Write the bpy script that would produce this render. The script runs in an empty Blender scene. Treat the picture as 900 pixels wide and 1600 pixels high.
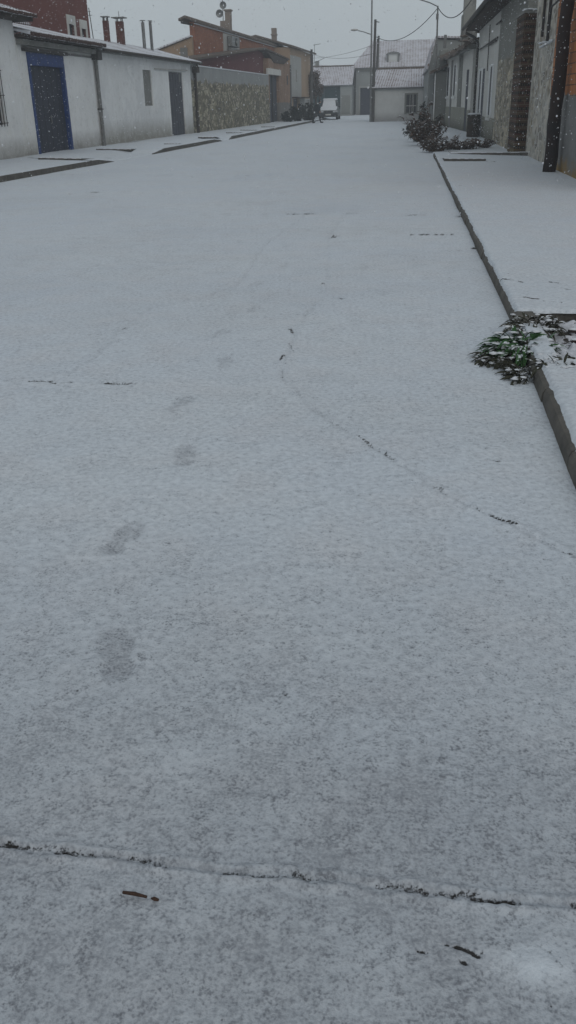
import bpy, bmesh, math, random
import numpy as np
from mathutils import Vector, Matrix, Quaternion
random.seed(7)
PI=math.pi
S=bpy.context.scene
COL=S.collection

# ------------------------------------------------------------------ materials
class NT:
    def __init__(s,m): s.t=m.node_tree; s.n=s.t.nodes; s.l=s.t.links
    def new(s,k,**kw):
        o=s.n.new(k)
        for a,b in kw.items():
            if a.startswith('i_'):
                o.inputs[a[2:].replace('_',' ')].default_value=b
            else: setattr(o,a,b)
        return o
    def link(s,a,b): s.l.new(a,b)
def V(c): return (c[0],c[1],c[2],1)
def base_mat(name,rough=.85,spec=.3):
    m=bpy.data.materials.new(name); m.use_nodes=True; t=NT(m)
    b=t.n['Principled BSDF']; b.inputs['Roughness'].default_value=rough
    b.inputs['Specular IOR Level'].default_value=spec
    return m,t,b
def coords(t,kind='Object',scale=(1,1,1)):
    tc=t.new('ShaderNodeTexCoord'); mp=t.new('ShaderNodeMapping'); mp.inputs['Scale'].default_value=scale
    t.link(tc.outputs[kind],mp.inputs['Vector']); return mp.outputs[0]
def noise(t,vec,scale,detail=4,rough=.6,dist=0):
    n=t.new('ShaderNodeTexNoise'); n.inputs['Scale'].default_value=scale; n.inputs['Detail'].default_value=detail
    n.inputs['Roughness'].default_value=rough; n.inputs['Distortion'].default_value=dist
    t.link(vec,n.inputs['Vector']); return n.outputs['Fac']
def ramp(t,fac,a,b,ca=(0,0,0),cb=(1,1,1)):
    r=t.new('ShaderNodeValToRGB'); r.color_ramp.elements[0].position=a; r.color_ramp.elements[1].position=b
    r.color_ramp.elements[0].color=V(ca); r.color_ramp.elements[1].color=V(cb)
    t.link(fac,r.inputs[0]); return r.outputs[0]
def mix(t,fac,a,b,mode='MIX'):
    m=t.new('ShaderNodeMix',data_type='RGBA',blend_type=mode)
    for sock,v in ((m.inputs[0],fac),(m.inputs[6],a),(m.inputs[7],b)):
        if isinstance(v,(int,float)): sock.default_value=v
        elif isinstance(v,tuple): sock.default_value=V(v)
        else: t.link(v,sock)
    return m.outputs[2]
def math_(t,op,a,b=0,clamp=False):
    m=t.new('ShaderNodeMath',operation=op,use_clamp=clamp)
    for i,v in enumerate((a,b)):
        if isinstance(v,(int,float)): m.inputs[i].default_value=v
        else: t.link(v,m.inputs[i])
    return m.outputs[0]
def bump(t,b,h,strength=.4,dist=.01):
    n=t.new('ShaderNodeBump'); n.inputs['Strength'].default_value=strength; n.inputs['Distance'].default_value=dist
    t.link(h,n.inputs['Height']); t.link(n.outputs[0],b.inputs['Normal'])
def sep(t,vec):
    s=t.new('ShaderNodeSeparateXYZ'); t.link(vec,s.inputs[0]); return s.outputs
def mottled(name,col,col2=None,scale=6,rough=.85,bmp=.3,bscale=40,spec=.3,metal=0):
    m,t,b=base_mat(name,rough,spec); v=coords(t)
    col2=col2 or tuple(c*.72 for c in col)
    c=mix(t,ramp(t,noise(t,v,scale,5,.65),.35,.68),col,col2)
    t.link(c,b.inputs['Base Color']); b.inputs['Metallic'].default_value=metal
    if bmp: bump(t,b,noise(t,v,bscale,4),bmp,.01)
    return m
def plaster(name,col,dirt,dirt_h=.7,patch=None,bmp=.5):
    """rendered wall: mottling, splash dirt near its foot, streaks and an optional second tone in patches"""
    m,t,b=base_mat(name,.9,.2); v=coords(t); uv=coords(t,'UV')
    z=sep(t,uv)[1]
    c=mix(t,ramp(t,noise(t,v,.7,6,.65),.35,.7),col,tuple(x*.84 for x in col))
    if patch: c=mix(t,ramp(t,noise(t,v,.5,7,.7,.3),.5,.56),c,patch)
    st=noise(t,coords(t,'UV',(3.2,.22,1)),1.6,5,.7)
    c=mix(t,math_(t,'MULTIPLY',ramp(t,st,.52,.78),.22),c,dirt)
    d=math_(t,'SUBTRACT',1,math_(t,'DIVIDE',z,dirt_h),True)
    d=math_(t,'MULTIPLY',d,math_(t,'MULTIPLY',noise(t,v,2.6,6,.75),2.5),True)
    c=mix(t,d,c,dirt)
    c=mix(t,math_(t,'MULTIPLY',ramp(t,noise(t,v,5,5,.75),.55,.72),.42),c,dirt)
    t.link(c,b.inputs['Base Color']); bump(t,b,noise(t,v,14,6,.7),bmp,.03); return m
def brickm(name,c1,c2,mortar,bw=.26,rh=.085,ms=.012,vary=.6,low=None,low_h=0,moss=None,holes=False):
    m,t,b=base_mat(name,.9,.2); uv=coords(t,'UV'); v=coords(t)
    br=t.new('ShaderNodeTexBrick'); t.link(uv,br.inputs['Vector']); br.inputs['Scale'].default_value=1
    br.inputs['Brick Width'].default_value=bw; br.inputs['Row Height'].default_value=rh; br.inputs['Mortar Size'].default_value=ms
    br.inputs['Color1'].default_value=V(c1); br.inputs['Color2'].default_value=V(c2); br.inputs['Mortar'].default_value=V(mortar)
    br.inputs['Mortar Smooth'].default_value=.2; br.inputs['Bias'].default_value=-.1
    c=mix(t,math_(t,'MULTIPLY',ramp(t,noise(t,v,1.1,6,.7),.4,.7),vary),br.outputs[0],tuple(x*.45 for x in c2))
    c=mix(t,math_(t,'MULTIPLY',ramp(t,noise(t,v,5,5,.7),.55,.72),.45),c,mortar)
    h=math_(t,'SUBTRACT',noise(t,v,25,4),math_(t,'MULTIPLY',br.outputs['Fac'],1.0))
    z=sep(t,uv)[1]
    if low:
        e=math_(t,'ADD',z,math_(t,'MULTIPLY',math_(t,'SUBTRACT',noise(t,v,2.5,5,.7),.5),.45))
        f=ramp(t,math_(t,'SUBTRACT',low_h+.5,e,False),.48,.52)
        lowc=mix(t,ramp(t,noise(t,v,1.4,5,.7),.35,.7),low,tuple(x*.65 for x in low))
        c=mix(t,f,c,lowc)
    if moss:
        e=math_(t,'ADD',z,math_(t,'MULTIPLY',math_(t,'SUBTRACT',noise(t,v,2.2,5,.75),.5),1.3))
        c=mix(t,ramp(t,e,.02,.42,(1,1,1),(0,0,0)),c,moss)
    if holes:
        s=sep(t,uv)
        fu=math_(t,'ABSOLUTE',math_(t,'SUBTRACT',math_(t,'FRACT',math_(t,'DIVIDE',s[0],.062)),.5))
        fv=math_(t,'ABSOLUTE',math_(t,'SUBTRACT',math_(t,'FRACT',math_(t,'DIVIDE',s[1],.2)),.5))
        hm=math_(t,'MULTIPLY',math_(t,'LESS_THAN',fu,.36),math_(t,'LESS_THAN',fv,.19))
        hm=math_(t,'MULTIPLY',hm,math_(t,'GREATER_THAN',noise(t,v,7,2),.36))
        c=mix(t,hm,c,(.012,.01,.01))
    t.link(c,b.inputs['Base Color']); bump(t,b,h,.6,.012); return m
def stonem(name,cols,mortar,scale=5,render=None,render_h=0,moss=None,squash=.6):
    """rubble masonry; above render_h a skim of cement render with a ragged lower edge"""
    m,t,b=base_mat(name,.95,.15); uv=coords(t,'UV',(squash,1,1)); v=coords(t)
    wob=t.new('ShaderNodeVectorMath',operation='ADD'); nz=t.new('ShaderNodeTexNoise'); nz.inputs['Scale'].default_value=3
    t.link(uv,nz.inputs['Vector']); sc=t.new('ShaderNodeVectorMath',operation='SCALE'); sc.inputs['Scale'].default_value=.22
    t.link(nz.outputs['Color'],sc.inputs[0]); t.link(uv,wob.inputs[0]); t.link(sc.outputs[0],wob.inputs[1])
    vo=t.new('ShaderNodeTexVoronoi',feature='DISTANCE_TO_EDGE'); vo.inputs['Scale'].default_value=scale; t.link(wob.outputs[0],vo.inputs['Vector'])
    vc=t.new('ShaderNodeTexVoronoi'); vc.inputs['Scale'].default_value=scale; t.link(wob.outputs[0],vc.inputs['Vector'])
    g=sep(t,vc.outputs['Color'])
    c=mix(t,g[0],cols[0],cols[1]); c=mix(t,math_(t,'GREATER_THAN',g[1],.66),c,cols[2])
    c=mix(t,math_(t,'MULTIPLY',noise(t,v,12,5,.7),.5),c,tuple(x*.5 for x in cols[0]))
    ed=ramp(t,vo.outputs['Distance'],.02,.09)
    c=mix(t,ed,mortar,c)
    c=mix(t,math_(t,'MULTIPLY',ramp(t,noise(t,v,1.3,6,.75),.45,.62),.6),c,mortar)
    if moss: c=mix(t,math_(t,'MULTIPLY',ramp(t,noise(t,v,1.1,6,.75,.5),.5,.66),.6),c,moss)
    if render:
        z=sep(t,coords(t,'UV'))[1]
        e=math_(t,'ADD',z,math_(t,'MULTIPLY',math_(t,'SUBTRACT',noise(t,v,1.3,6,.7),.5),1.1))
        f=ramp(t,math_(t,'SUBTRACT',e,render_h-.5),.46,.54)
        rc=mix(t,ramp(t,noise(t,v,.9,6,.7),.35,.7),render,tuple(x*.78 for x in render))
        c=mix(t,f,c,rc)
    t.link(c,b.inputs['Base Color']); bump(t,b,math_(t,'ADD',ed,noise(t,v,20,4)),.6,.02); return m
def tilem(name,tile,snow=(.58,.6,.64),cover=.6,pitch=.2):
    """roof tiles lying under thin snow: the tile shows on the crests and where the snow is thin"""
    m,t,b=base_mat(name,.9,.2); uv=coords(t,'UV'); v=coords(t); s=sep(t,uv)
    cr=math_(t,'ABSOLUTE',math_(t,'SINE',math_(t,'MULTIPLY',s[0],PI/pitch)))
    row=math_(t,'FRACT',math_(t,'DIVIDE',s[1],.33))
    n=noise(t,v,1.2,6,.75); n2=noise(t,v,14,4,.7)
    f=math_(t,'ADD',math_(t,'ADD',math_(t,'MULTIPLY',cr,.22),math_(t,'MULTIPLY',n,.55)),math_(t,'ADD',math_(t,'MULTIPLY',n2,.4),math_(t,'MULTIPLY',row,.14)))
    f=ramp(t,f,cover+.12,cover+.3)
    tc=mix(t,n2,tile,tuple(x*.5 for x in tile))
    c=mix(t,f,snow,tc); t.link(c,b.inputs['Base Color'])
    bump(t,b,math_(t,'ADD',cr,math_(t,'MULTIPLY',n2,.6)),.35,.02); return m
def snowlit(name,col,snow=(.62,.64,.67),thr=.35,noise_s=20,rough=.85,bmp=.3,col2=None):
    """a surface whose upward faces carry settled snow"""
    m,t,b=base_mat(name,rough,.25); v=coords(t)
    g=t.new('ShaderNodeNewGeometry'); nz=math_(t,'ABSOLUTE',sep(t,g.outputs['True Normal'])[2])
    e=math_(t,'ADD',nz,math_(t,'MULTIPLY',math_(t,'SUBTRACT',noise(t,v,noise_s,3,.6),.5),.9))
    f=ramp(t,e,thr,thr+.1)
    cc=mix(t,noise(t,v,7,4,.7),col,col2 or tuple(x*.55 for x in col))
    c=mix(t,f,cc,snow); t.link(c,b.inputs['Base Color'])
    if bmp: bump(t,b,noise(t,v,60,3),bmp,.005)
    return m
def groundsnow(name,snow=(.645,.683,.715),bare=(.04,.037,.035),wet=(.165,.18,.208),speck=1.):
    """thin wet snow over concrete. vertex attributes: bare = melted through, thin = thinned (footprints, scuffs), plus painted foreground darkening"""
    m,t,b=base_mat(name,.7,.35); v=coords(t)
    ab=t.new('ShaderNodeAttribute',attribute_name='bare').outputs['Fac']
    at=t.new('ShaderNodeAttribute',attribute_name='thin').outputs['Fac']
    big=noise(t,v,.45,5,.6); mid=noise(t,v,4.5,5,.65); fine=noise(t,v,110,3,.6); grain=noise(t,v,240,2,.6); med=noise(t,v,34,3,.6); clus=noise(t,v,17,3,.6)
    c=mix(t,ramp(t,mid,.3,.7),snow,tuple(x*.9 for x in snow))
    c=mix(t,ramp(t,big,.3,.7),c,(snow[0]*.9,snow[1]*.92,snow[2]*.96))
    c=mix(t,math_(t,'MULTIPLY',ramp(t,noise(t,v,2.2,3,.6),.45,.7),.5),c,(snow[0]*.95,snow[1]*.91,snow[2]*.90))
    c=mix(t,math_(t,'MULTIPLY',ramp(t,med,.35,.7),.3),c,wet)
    # the concrete grain showing through
    sp=math_(t,'ADD',math_(t,'MULTIPLY',fine,.76),math_(t,'ADD',math_(t,'MULTIPLY',med,.24),math_(t,'MULTIPLY',math_(t,'SUBTRACT',mid,.5),.32)))
    sp=math_(t,'ADD',sp,math_(t,'MULTIPLY',at,.12))
    spr=ramp(t,sp,.55,.70)
    c=mix(t,math_(t,'MULTIPLY',spr,.46*speck,True),c,wet)
    sp2=math_(t,'ADD',math_(t,'MULTIPLY',fine,.55),math_(t,'ADD',math_(t,'MULTIPLY',grain,.2),math_(t,'MULTIPLY',clus,.45)))
    sp2=ramp(t,math_(t,'ADD',sp2,math_(t,'MULTIPLY',at,.07)),.70,.86)
    c=mix(t,math_(t,'MULTIPLY',sp2,.75*speck,True),c,(.06,.066,.078))
    c=mix(t,math_(t,'MULTIPLY',at,.42,True),c,(.20,.207,.228))
    e=math_(t,'ADD',ab,math_(t,'MULTIPLY',math_(t,'SUBTRACT',math_(t,'ADD',math_(t,'MULTIPLY',fine,.42),math_(t,'ADD',math_(t,'MULTIPLY',med,.28),math_(t,'MULTIPLY',grain,.3))),.5),2.6))
    f=ramp(t,e,.46,.72)
    f=math_(t,'MULTIPLY',f,math_(t,'GREATER_THAN',ab,.03))
    c=mix(t,f,c,mix(t,grain,bare,tuple(x*.4 for x in bare)))
    t.link(c,b.inputs['Base Color'])
    h=math_(t,'ADD',math_(t,'MULTIPLY',fine,.5),math_(t,'ADD',math_(t,'MULTIPLY',med,1.1),math_(t,'MULTIPLY',grain,.15)))
    h=math_(t,'SUBTRACT',h,math_(t,'MULTIPLY',f,.8))
    bump(t,b,h,.6,.010); return m

M={}
M['ground']=groundsnow('snow_road')
M['walk']=groundsnow('snow_pavement',snow=(.645,.683,.715),speck=.45)
M['snow']=mottled('snow_plain',(.62,.64,.67),(.55,.57,.6),8,.7,.5,30)
M['soil']=groundsnow('snow_soil',snow=(.61,.62,.65),bare=(.05,.042,.036),speck=.5)
M['kerb']=mottled('kerb_concrete',(.125,.115,.1),(.06,.056,.05),5,.8,.6,60)
M['white']=plaster('white_render',(.78,.785,.78),(.3,.29,.27),.8,patch=(.70,.70,.68))
M['white2']=plaster('white_render_worn',(.76,.77,.77),(.3,.29,.26),1.1,patch=(.64,.65,.655))
M['whiter']=plaster('pale_grey_render',(.60,.60,.57),(.26,.26,.24),.8)
M['whited']=plaster('pale_band_render',(.36,.36,.345),(.2,.2,.18),.8)
M['plinth']=plaster('grey_plinth',(.28,.28,.24),(.12,.12,.1),.6)
M['far']=plaster('far_render',(.27,.285,.28),(.22,.22,.21),.8)
M['farw']=plaster('far_white',(.52,.53,.52),(.3,.3,.3),.7)
M['greyr']=plaster('grey_render',(.2,.205,.19),(.12,.12,.11),.5)
M['chim']=plaster('tower_render',(.27,.275,.255),(.13,.13,.12),.5,patch=(.17,.17,.165))
M['tan']=plaster('ochre_render',(.36,.26,.18),(.2,.15,.11),.8)
M['redw']=plaster('red_render',(.16,.055,.045),(.1,.05,.045),.5)
M['maroon']=plaster('maroon_render',(.145,.052,.055),(.09,.04,.04),.5)
M['brick']=brickm('red_brick',(.38,.135,.068),(.29,.10,.055),(.24,.17,.13),low=None)
M['brick_or']=brickm('orange_hollow_brick',(.50,.20,.075),(.36,.14,.06),(.16,.085,.05),bw=.42,rh=.2,ms=.014,vary=.5,low=(.225,.225,.22),low_h=1.62,moss=(.27,.17,.05))
M['brick_tan']=brickm('brick_facade',(.33,.2,.13),(.26,.16,.11),(.27,.21,.17),low=(.2,.19,.18),low_h=1.6)
M['pier']=brickm('hollow_brick_pier',(.085,.036,.028),(.07,.05,.032),(.12,.10,.07),bw=.31,rh=.1,ms=.012,vary=.5,moss=(.13,.1,.04),holes=True)
M['stone']=stonem('garden_rubble',((.36,.33,.25),(.12,.11,.085),(.55,.50,.38)),(.10,.095,.08),5,render=(.31,.32,.32),render_h=2.8,moss=(.20,.18,.11))
M['stone_r']=stonem('house_rubble',((.42,.385,.30),(.11,.10,.08),(.62,.55,.42)),(.32,.30,.26),6.5,render=(.25,.255,.235),render_h=2.75,squash=.3)
M['stone_s']=stonem('corner_rubble',((.46,.44,.39),(.15,.14,.12),(.62,.58,.5)),(.48,.465,.43),6,moss=(.17,.12,.04))
M['tile']=tilem('tile_snow',(.12,.045,.035))
M['tile_bare']=tilem('tile_thin_snow',(.11,.045,.035),cover=.42)
M['tile_old']=tilem('old_tile_dusting',(.15,.12,.1),snow=(.42,.42,.42),cover=.22)
M['tile_far']=tilem('far_tile_snow',(.22,.15,.13),snow=(.54,.54,.58),cover=.55)
M['tileend']=snowlit('tile_end_clay',(.075,.04,.033),thr=.9,noise_s=12,col2=(.04,.025,.022))
M['eave']=mottled('eave_timber',(.06,.045,.038),(.03,.025,.022),4,.9)
M['beam']=mottled('cement_band',(.23,.23,.22),(.13,.13,.12),2,.9)
M['blue']=mottled('blue_paint',(.008,.042,.185),(.006,.025,.10),5,.55,.15)
M['door']=mottled('dark_sheet_door',(.022,.026,.046),(.014,.018,.032),1.5,.6,.15,18)
M['door2']=mottled('slate_sheet_door',(.065,.068,.088),(.045,.05,.062),1.3,.6,.15,18)
M['greyp']=mottled('grey_shutter',(.2,.2,.19),(.16,.16,.15),2)
M['metal']=mottled('galvanised',(.22,.23,.23),(.13,.13,.13),9,.5,.1,30,.5,.5)
M['pipe']=mottled('grey_pipe',(.17,.17,.165),(.10,.10,.10),6,.6)
M['dark']=mottled('dark_metal',(.022,.021,.021),(.035,.028,.024),8,.6)
M['wood']=mottled('tarred_pole',(.016,.0145,.016),(.034,.017,.013),1.6,.8,.5,30)
M['woodg']=mottled('weathered_pole',(.09,.09,.085),(.055,.05,.05),3,.9)
M['redch']=brickm('chimney_brick',(.155,.05,.04),(.12,.045,.038),(.12,.08,.07),low=None)
M['tanch']=plaster('chimney_render',(.24,.2,.17),(.15,.13,.12),.1)
M['glass']=mottled('window_glass',(.03,.034,.04),(.018,.022,.027),2,.45,0,10,.25)
M['teal']=mottled('teal_gate',(.012,.04,.048),(.008,.024,.03),.8,.7)
M['acw']=mottled('ac_casing',(.45,.44,.42),(.34,.33,.31),3,.5)
M['rust']=mottled('rusty_steel',(.05,.036,.028),(.028,.026,.024),6,.8)
M['leaf']=snowlit('dry_leaf',(.17,.12,.095),thr=.93,noise_s=10,bmp=0,col2=(.022,.019,.017))
M['leafg']=snowlit('evergreen_leaf',(.03,.036,.028),thr=1.22,noise_s=5,bmp=0,col2=(.014,.018,.015))
M['weed']=snowlit('green_weed',(.045,.12,.04),thr=.92,noise_s=34,bmp=.1,col2=(.02,.055,.016))
M['weedd']=snowlit('wilted_weed',(.05,.055,.035),thr=.93,noise_s=34,bmp=.1,col2=(.03,.025,.02))
M['clod']=snowlit('soil_clod',(.04,.032,.028),thr=.52,noise_s=22,bmp=.5)
M['twig']=mottled('brown_twig',(.075,.04,.027),(.03,.02,.015),60,.9)
M['cloth']=mottled('dark_coat',(.018,.024,.028),(.012,.014,.018),8,.9)
M['trouser']=mottled('dark_trousers',(.014,.015,.02),(.01,.01,.012),8,.9)
M['skin']=mottled('skin',(.33,.2,.15),(.28,.17,.13),8,.6,0)
M['carp']=mottled('dark_green_paint',(.04,.05,.045),(.03,.04,.038),3,.35,0,10,.5)
M['rubber']=mottled('black_plastic',(.018,.018,.02),(.012,.012,.013),8,.7)
M['lamp']=mottled('headlight_glass',(.4,.42,.45),(.3,.3,.32),8,.2,0)
M['plate']=mottled('number_plate',(.55,.55,.52),(.45,.45,.42),8,.5,0)
M['cable']=mottled('cable_black',(.03,.03,.032),(.02,.02,.02),8,.7,0)

# ------------------------------------------------------------------ mesh helpers
def nrm(v):
    l=math.sqrt(sum(x*x for x in v)) or 1; return tuple(x/l for x in v)
class MB:
    def __init__(s): s.v=[]; s.f=[]; s.uv=None
    def add(s,vs,fs):
        k=len(s.v); s.v+=[tuple(map(float,p)) for p in vs]; s.f+=[tuple(i+k for i in f) for f in fs]; return s
    def quad(s,a,b,c,d): return s.add([a,b,c,d],[(0,1,2,3)])
    def hexa(s,p):  # bottom 4 (ccw from above), top 4
        return s.add(p,[(3,2,1,0),(4,5,6,7),(0,1,5,4),(1,2,6,5),(2,3,7,6),(3,0,4,7)])
    def box(s,x0,x1,y0,y1,z0,z1):
        return s.hexa([(x0,y0,z0),(x1,y0,z0),(x1,y1,z0),(x0,y1,z0),(x0,y0,z1),(x1,y0,z1),(x1,y1,z1),(x0,y1,z1)])
    def prism(s,poly,ax,a,b):
        """poly of (u,v) extruded along axis ax ('x','y','z') from a to b"""
        def P(u,v,w): return {'x':(w,u,v),'y':(u,w,v),'z':(u,v,w)}[ax]
        n=len(poly); vs=[P(u,v,a) for u,v in poly]+[P(u,v,b) for u,v in poly]
        return s.add(vs,[tuple(range(n-1,-1,-1)),tuple(range(n,2*n))]+[(i,(i+1)%n,(i+1)%n+n,i+n) for i in range(n)])
    def tube(s,pts,r,n=8,cap=True):
        pts=[Vector(p) for p in pts]; rs=r if isinstance(r,(list,tuple)) else [r]*len(pts)
        rings=[]; up=Vector((0,0,1)); k=len(s.v); prev=None
        for i,p in enumerate(pts):
            d=(pts[min(i+1,len(pts)-1)]-pts[max(i-1,0)]).normalized()
            if prev is None:
                a=d.cross(up if abs(d.z)<.9 else Vector((1,0,0))).normalized()
            else: a=(prev-d*prev.dot(d)).normalized()
            prev=a; b=d.cross(a)
            for j in range(n):
                w=2*PI*j/n; s.v.append(tuple(p+(a*math.cos(w)+b*math.sin(w))*rs[i]))
        for i in range(len(pts)-1):
            for j in range(n):
                j2=(j+1)%n; s.f.append((k+i*n+j,k+i*n+j2,k+(i+1)*n+j2,k+(i+1)*n+j))
        if cap:
            s.f.append(tuple(k+j for j in range(n-1,-1,-1))); e=k+(len(pts)-1)*n; s.f.append(tuple(e+j for j in range(n)))
        return s
    def lathe(s,c,prof,n=16):
        return s.tube([(c[0],c[1],c[2]+z) for z,_ in prof],[r for _,r in prof],n)
    def blob(s,c,r,sub=1,jit=.15,seed=0):
        bm=bmesh.new(); bmesh.ops.create_icosphere(bm,subdivisions=sub,radius=1)
        rd=random.Random(seed); 
        vs=[]
        for v in bm.verts:
            q=1+rd.uniform(-jit,jit); vs.append((c[0]+v.co.x*r[0]*q,c[1]+v.co.y*r[1]*q,c[2]+v.co.z*r[2]*q))
        fs=[tuple(v.index for v in f.verts) for f in bm.faces]; bm.free(); return s.add(vs,fs)
def wloc(o):
    p=Vector((0,0,0))
    while o is not None: p+=o.location; o=o.parent
    return p
def mesh_from(name,mb,mat,off,smooth=False,uvs=True):
    me=bpy.data.meshes.new(name); me.from_pydata([(x-off.x,y-off.y,z-off.z) for x,y,z in mb.v],[],mb.f); me.update()
    if uvs and mb.uv is None:
        ul=me.uv_layers.new(name='UVMap')
        for p in me.polygons:
            n=p.normal
            if abs(n.z)>.75: f=lambda c:(c[1],c[0])
            elif abs(n.x)>abs(n.y): f=lambda c:(c[1],c[2])
            else: f=lambda c:(c[0],c[2])
            for li in p.loop_indices:
                ul.data[li].uv=f(mb.v[me.loops[li].vertex_index])
    elif mb.uv is not None:
        ul=me.uv_layers.new(name='UVMap')
        for l in me.loops: ul.data[l.index].uv=mb.uv[l.vertex_index]
    if smooth: me.polygons.foreach_set('use_smooth',[True]*len(me.polygons))
    me.materials.append(mat); return me
def tagit(o,label=None,cat=None,group=None,kind=None):
    if label: o['label']=label
    if cat: o['category']=cat
    if group: o['group']=group
    if kind: o['kind']=kind
    return o
def root(name,loc,label,cat,group=None):
    o=bpy.data.objects.new(name,None); COL.objects.link(o); o.location=loc; o.empty_display_size=.2
    return tagit(o,label,cat,group)
def part(name,mb,mat,parent,label=None,smooth=False,kind=None):
    off=wloc(parent); o=bpy.data.objects.new(name,mesh_from(name,mb,M[mat],off,smooth)); COL.objects.link(o)
    o.parent=parent; return tagit(o,label,kind=kind)
def solo(name,mb,mat,loc,label=None,cat=None,group=None,kind=None,smooth=False):
    off=Vector(loc); o=bpy.data.objects.new(name,mesh_from(name,mb,M[mat],off,smooth)); COL.objects.link(o); o.location=loc
    return tagit(o,label,cat,group,kind)
def bevel(o,w=.01,seg=2):
    m=o.modifiers.new('bevel','BEVEL'); m.width=w; m.segments=seg; m.limit_method='ANGLE'; return o
class Fr:
    """facade frame: s along the wall from P to Q, z up, d out from the wall on side sgn (+1 = towards +x)"""
    def __init__(f,P,Q,sgn):
        d=Vector((Q[0]-P[0],Q[1]-P[1])); f.L=d.length; f.t=d/f.L; f.P=Vector(P); f.sgn=sgn
        f.n=Vector((f.t.y,-f.t.x))*sgn
    def p(f,s,z,d=0):
        q=f.P+f.t*s+f.n*d; return (q.x,q.y,z)
    def sy(f,y): return (y-f.P.y)/f.t.y
    def box(f,mb,s0,s1,z0,z1,d0,d1):
        pp=[f.p(s0,z0,d0),f.p(s1,z0,d0),f.p(s1,z0,d1),f.p(s0,z0,d1),f.p(s0,z1,d0),f.p(s1,z1,d0),f.p(s1,z1,d1),f.p(s0,z1,d1)]
        if f.sgn>0: pp=[pp[3],pp[2],pp[1],pp[0],pp[7],pp[6],pp[5],pp[4]]
        return mb.hexa(pp)
    def shell(f,mb,s0,s1,z0,z1,openings,depth,rev=.16):
        """wall volume with recessed openings (s0,s1,z0,z1)"""
        ss=sorted({s0,s1,*[o[0] for o in openings],*[o[1] for o in openings]}); zs=sorted({z0,z1,*[max(z0,o[2]) for o in openings],*[o[3] for o in openings]})
        for a,b in zip(ss,ss[1:]):
            for c,e in zip(zs,zs[1:]):
                ms,mz=(a+b)/2,(c+e)/2
                inside=any(o[0]<ms<o[1] and o[2]<mz<o[3] for o in openings)
                d=-rev if inside else 0
                q=[f.p(a,c,d),f.p(b,c,d),f.p(b,e,d),f.p(a,e,d)]
                mb.quad(*(q if f.sgn<0 else q[::-1]))
        for o in openings:
            a,b,c,e=o[0],o[1],max(z0,o[2]),o[3]
            mb.quad(f.p(a,c,0),f.p(a,c,-rev),f.p(a,e,-rev),f.p(a,e,0)); mb.quad(f.p(b,c,0),f.p(b,e,0),f.p(b,e,-rev),f.p(b,c,-rev))
            mb.quad(f.p(a,e,0),f.p(a,e,-rev),f.p(b,e,-rev),f.p(b,e,0)); mb.quad(f.p(a,c,0),f.p(b,c,0),f.p(b,c,-rev),f.p(a,c,-rev))
        mb.quad(f.p(s0,z0,0),f.p(s0,z0,-depth),f.p(s0,z1,-depth),f.p(s0,z1,0)); mb.quad(f.p(s1,z0,0),f.p(s1,z1,0),f.p(s1,z1,-depth),f.p(s1,z0,-depth))
        mb.quad(f.p(s0,z0,-depth),f.p(s1,z0,-depth),f.p(s1,z1,-depth),f.p(s0,z1,-depth)); mb.quad(f.p(s0,z1,0),f.p(s1,z1,0),f.p(s1,z1,-depth),f.p(s0,z1,-depth))
        return mb
def roof_mb(f,s0,s1,prof,thick=.06,pitch=.2,amp=.035,step=.04,sag=0,seed=0):
    """tiled roof sheet following prof = [(d,z),...]; tile waves run down the slope"""
    n=max(2,int((s1-s0)/step)); mb=MB(); uv=[]; rd=random.Random(seed)
    ln=[0]
    for a,b in zip(prof,prof[1:]): ln.append(ln[-1]+math.hypot(b[0]-a[0],b[1]-a[1]))
    k=len(prof)
    for lay in (0,1):
        for i in range(n+1):
            s=s0+(s1-s0)*i/n
            w=amp*abs(math.sin(PI*s/pitch)) if lay==0 else -thick
            sg=-sag*math.sin(PI*(s-s0)/(s1-s0))+ (sag*.25*math.sin(s*1.7+seed) if sag else 0)
            for j,(d,z) in enumerate(prof):
                mb.v.append(f.p(s,z+w+sg,d)); uv.append((s,ln[j]))
    N=(n+1)*k
    for i in range(n):
        for j in range(k-1):
            a=i*k+j; mb.f.append((a,a+1,a+k+1,a+k)); mb.f.append((N+a,N+a+k,N+a+k+1,N+a+1))
        a=i*k; mb.f.append((a,a+k,N+a+k,N+a)); a=i*k+k-1; mb.f.append((a,N+a,N+a+k,a+k))
    for j in range(k-1):
        a=j; mb.f.append((a,N+a,N+a+1,a+1)); a=n*k+j; mb.f.append((a,a+1,N+a+1,N+a))
    mb.uv=uv; return mb

# ------------------------------------------------------------------ numeric noise
def _h(ix,iy,s):
    h=(ix*374761393+iy*668265263+s*1442695041)&0xFFFFFFFF
    h=((h^(h>>13))*1274126177)&0xFFFFFFFF
    return ((h^(h>>16))&0xFFFF)/65535.
def vn(x,y,s=0):
    x=x+1000.;y=y+1000.
    ix=np.floor(x).astype(np.int64); iy=np.floor(y).astype(np.int64); fx=x-ix; fy=y-iy
    fx=fx*fx*(3-2*fx); fy=fy*fy*(3-2*fy)
    a=_h(ix,iy,s);b=_h(ix+1,iy,s);c=_h(ix,iy+1,s);d=_h(ix+1,iy+1,s)
    return (a*(1-fx)+b*fx)*(1-fy)+(c*(1-fx)+d*fx)*fy
def fbm(x,y,s=0,o=4,g=.5):
    r=0;a=1;t=0
    for i in range(o): r=r+a*vn(x*2**i,y*2**i,s+i*17); t+=a; a*=g
    return r/t
def seg_dist(X,Y,p,q):
    px,py=p;qx,qy=q;dx,dy=qx-px,qy-py;L=dx*dx+dy*dy+1e-12
    t=np.clip(((X-px)*dx+(Y-py)*dy)/L,0,1); return np.hypot(X-px-t*dx,Y-py-t*dy),t
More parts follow.
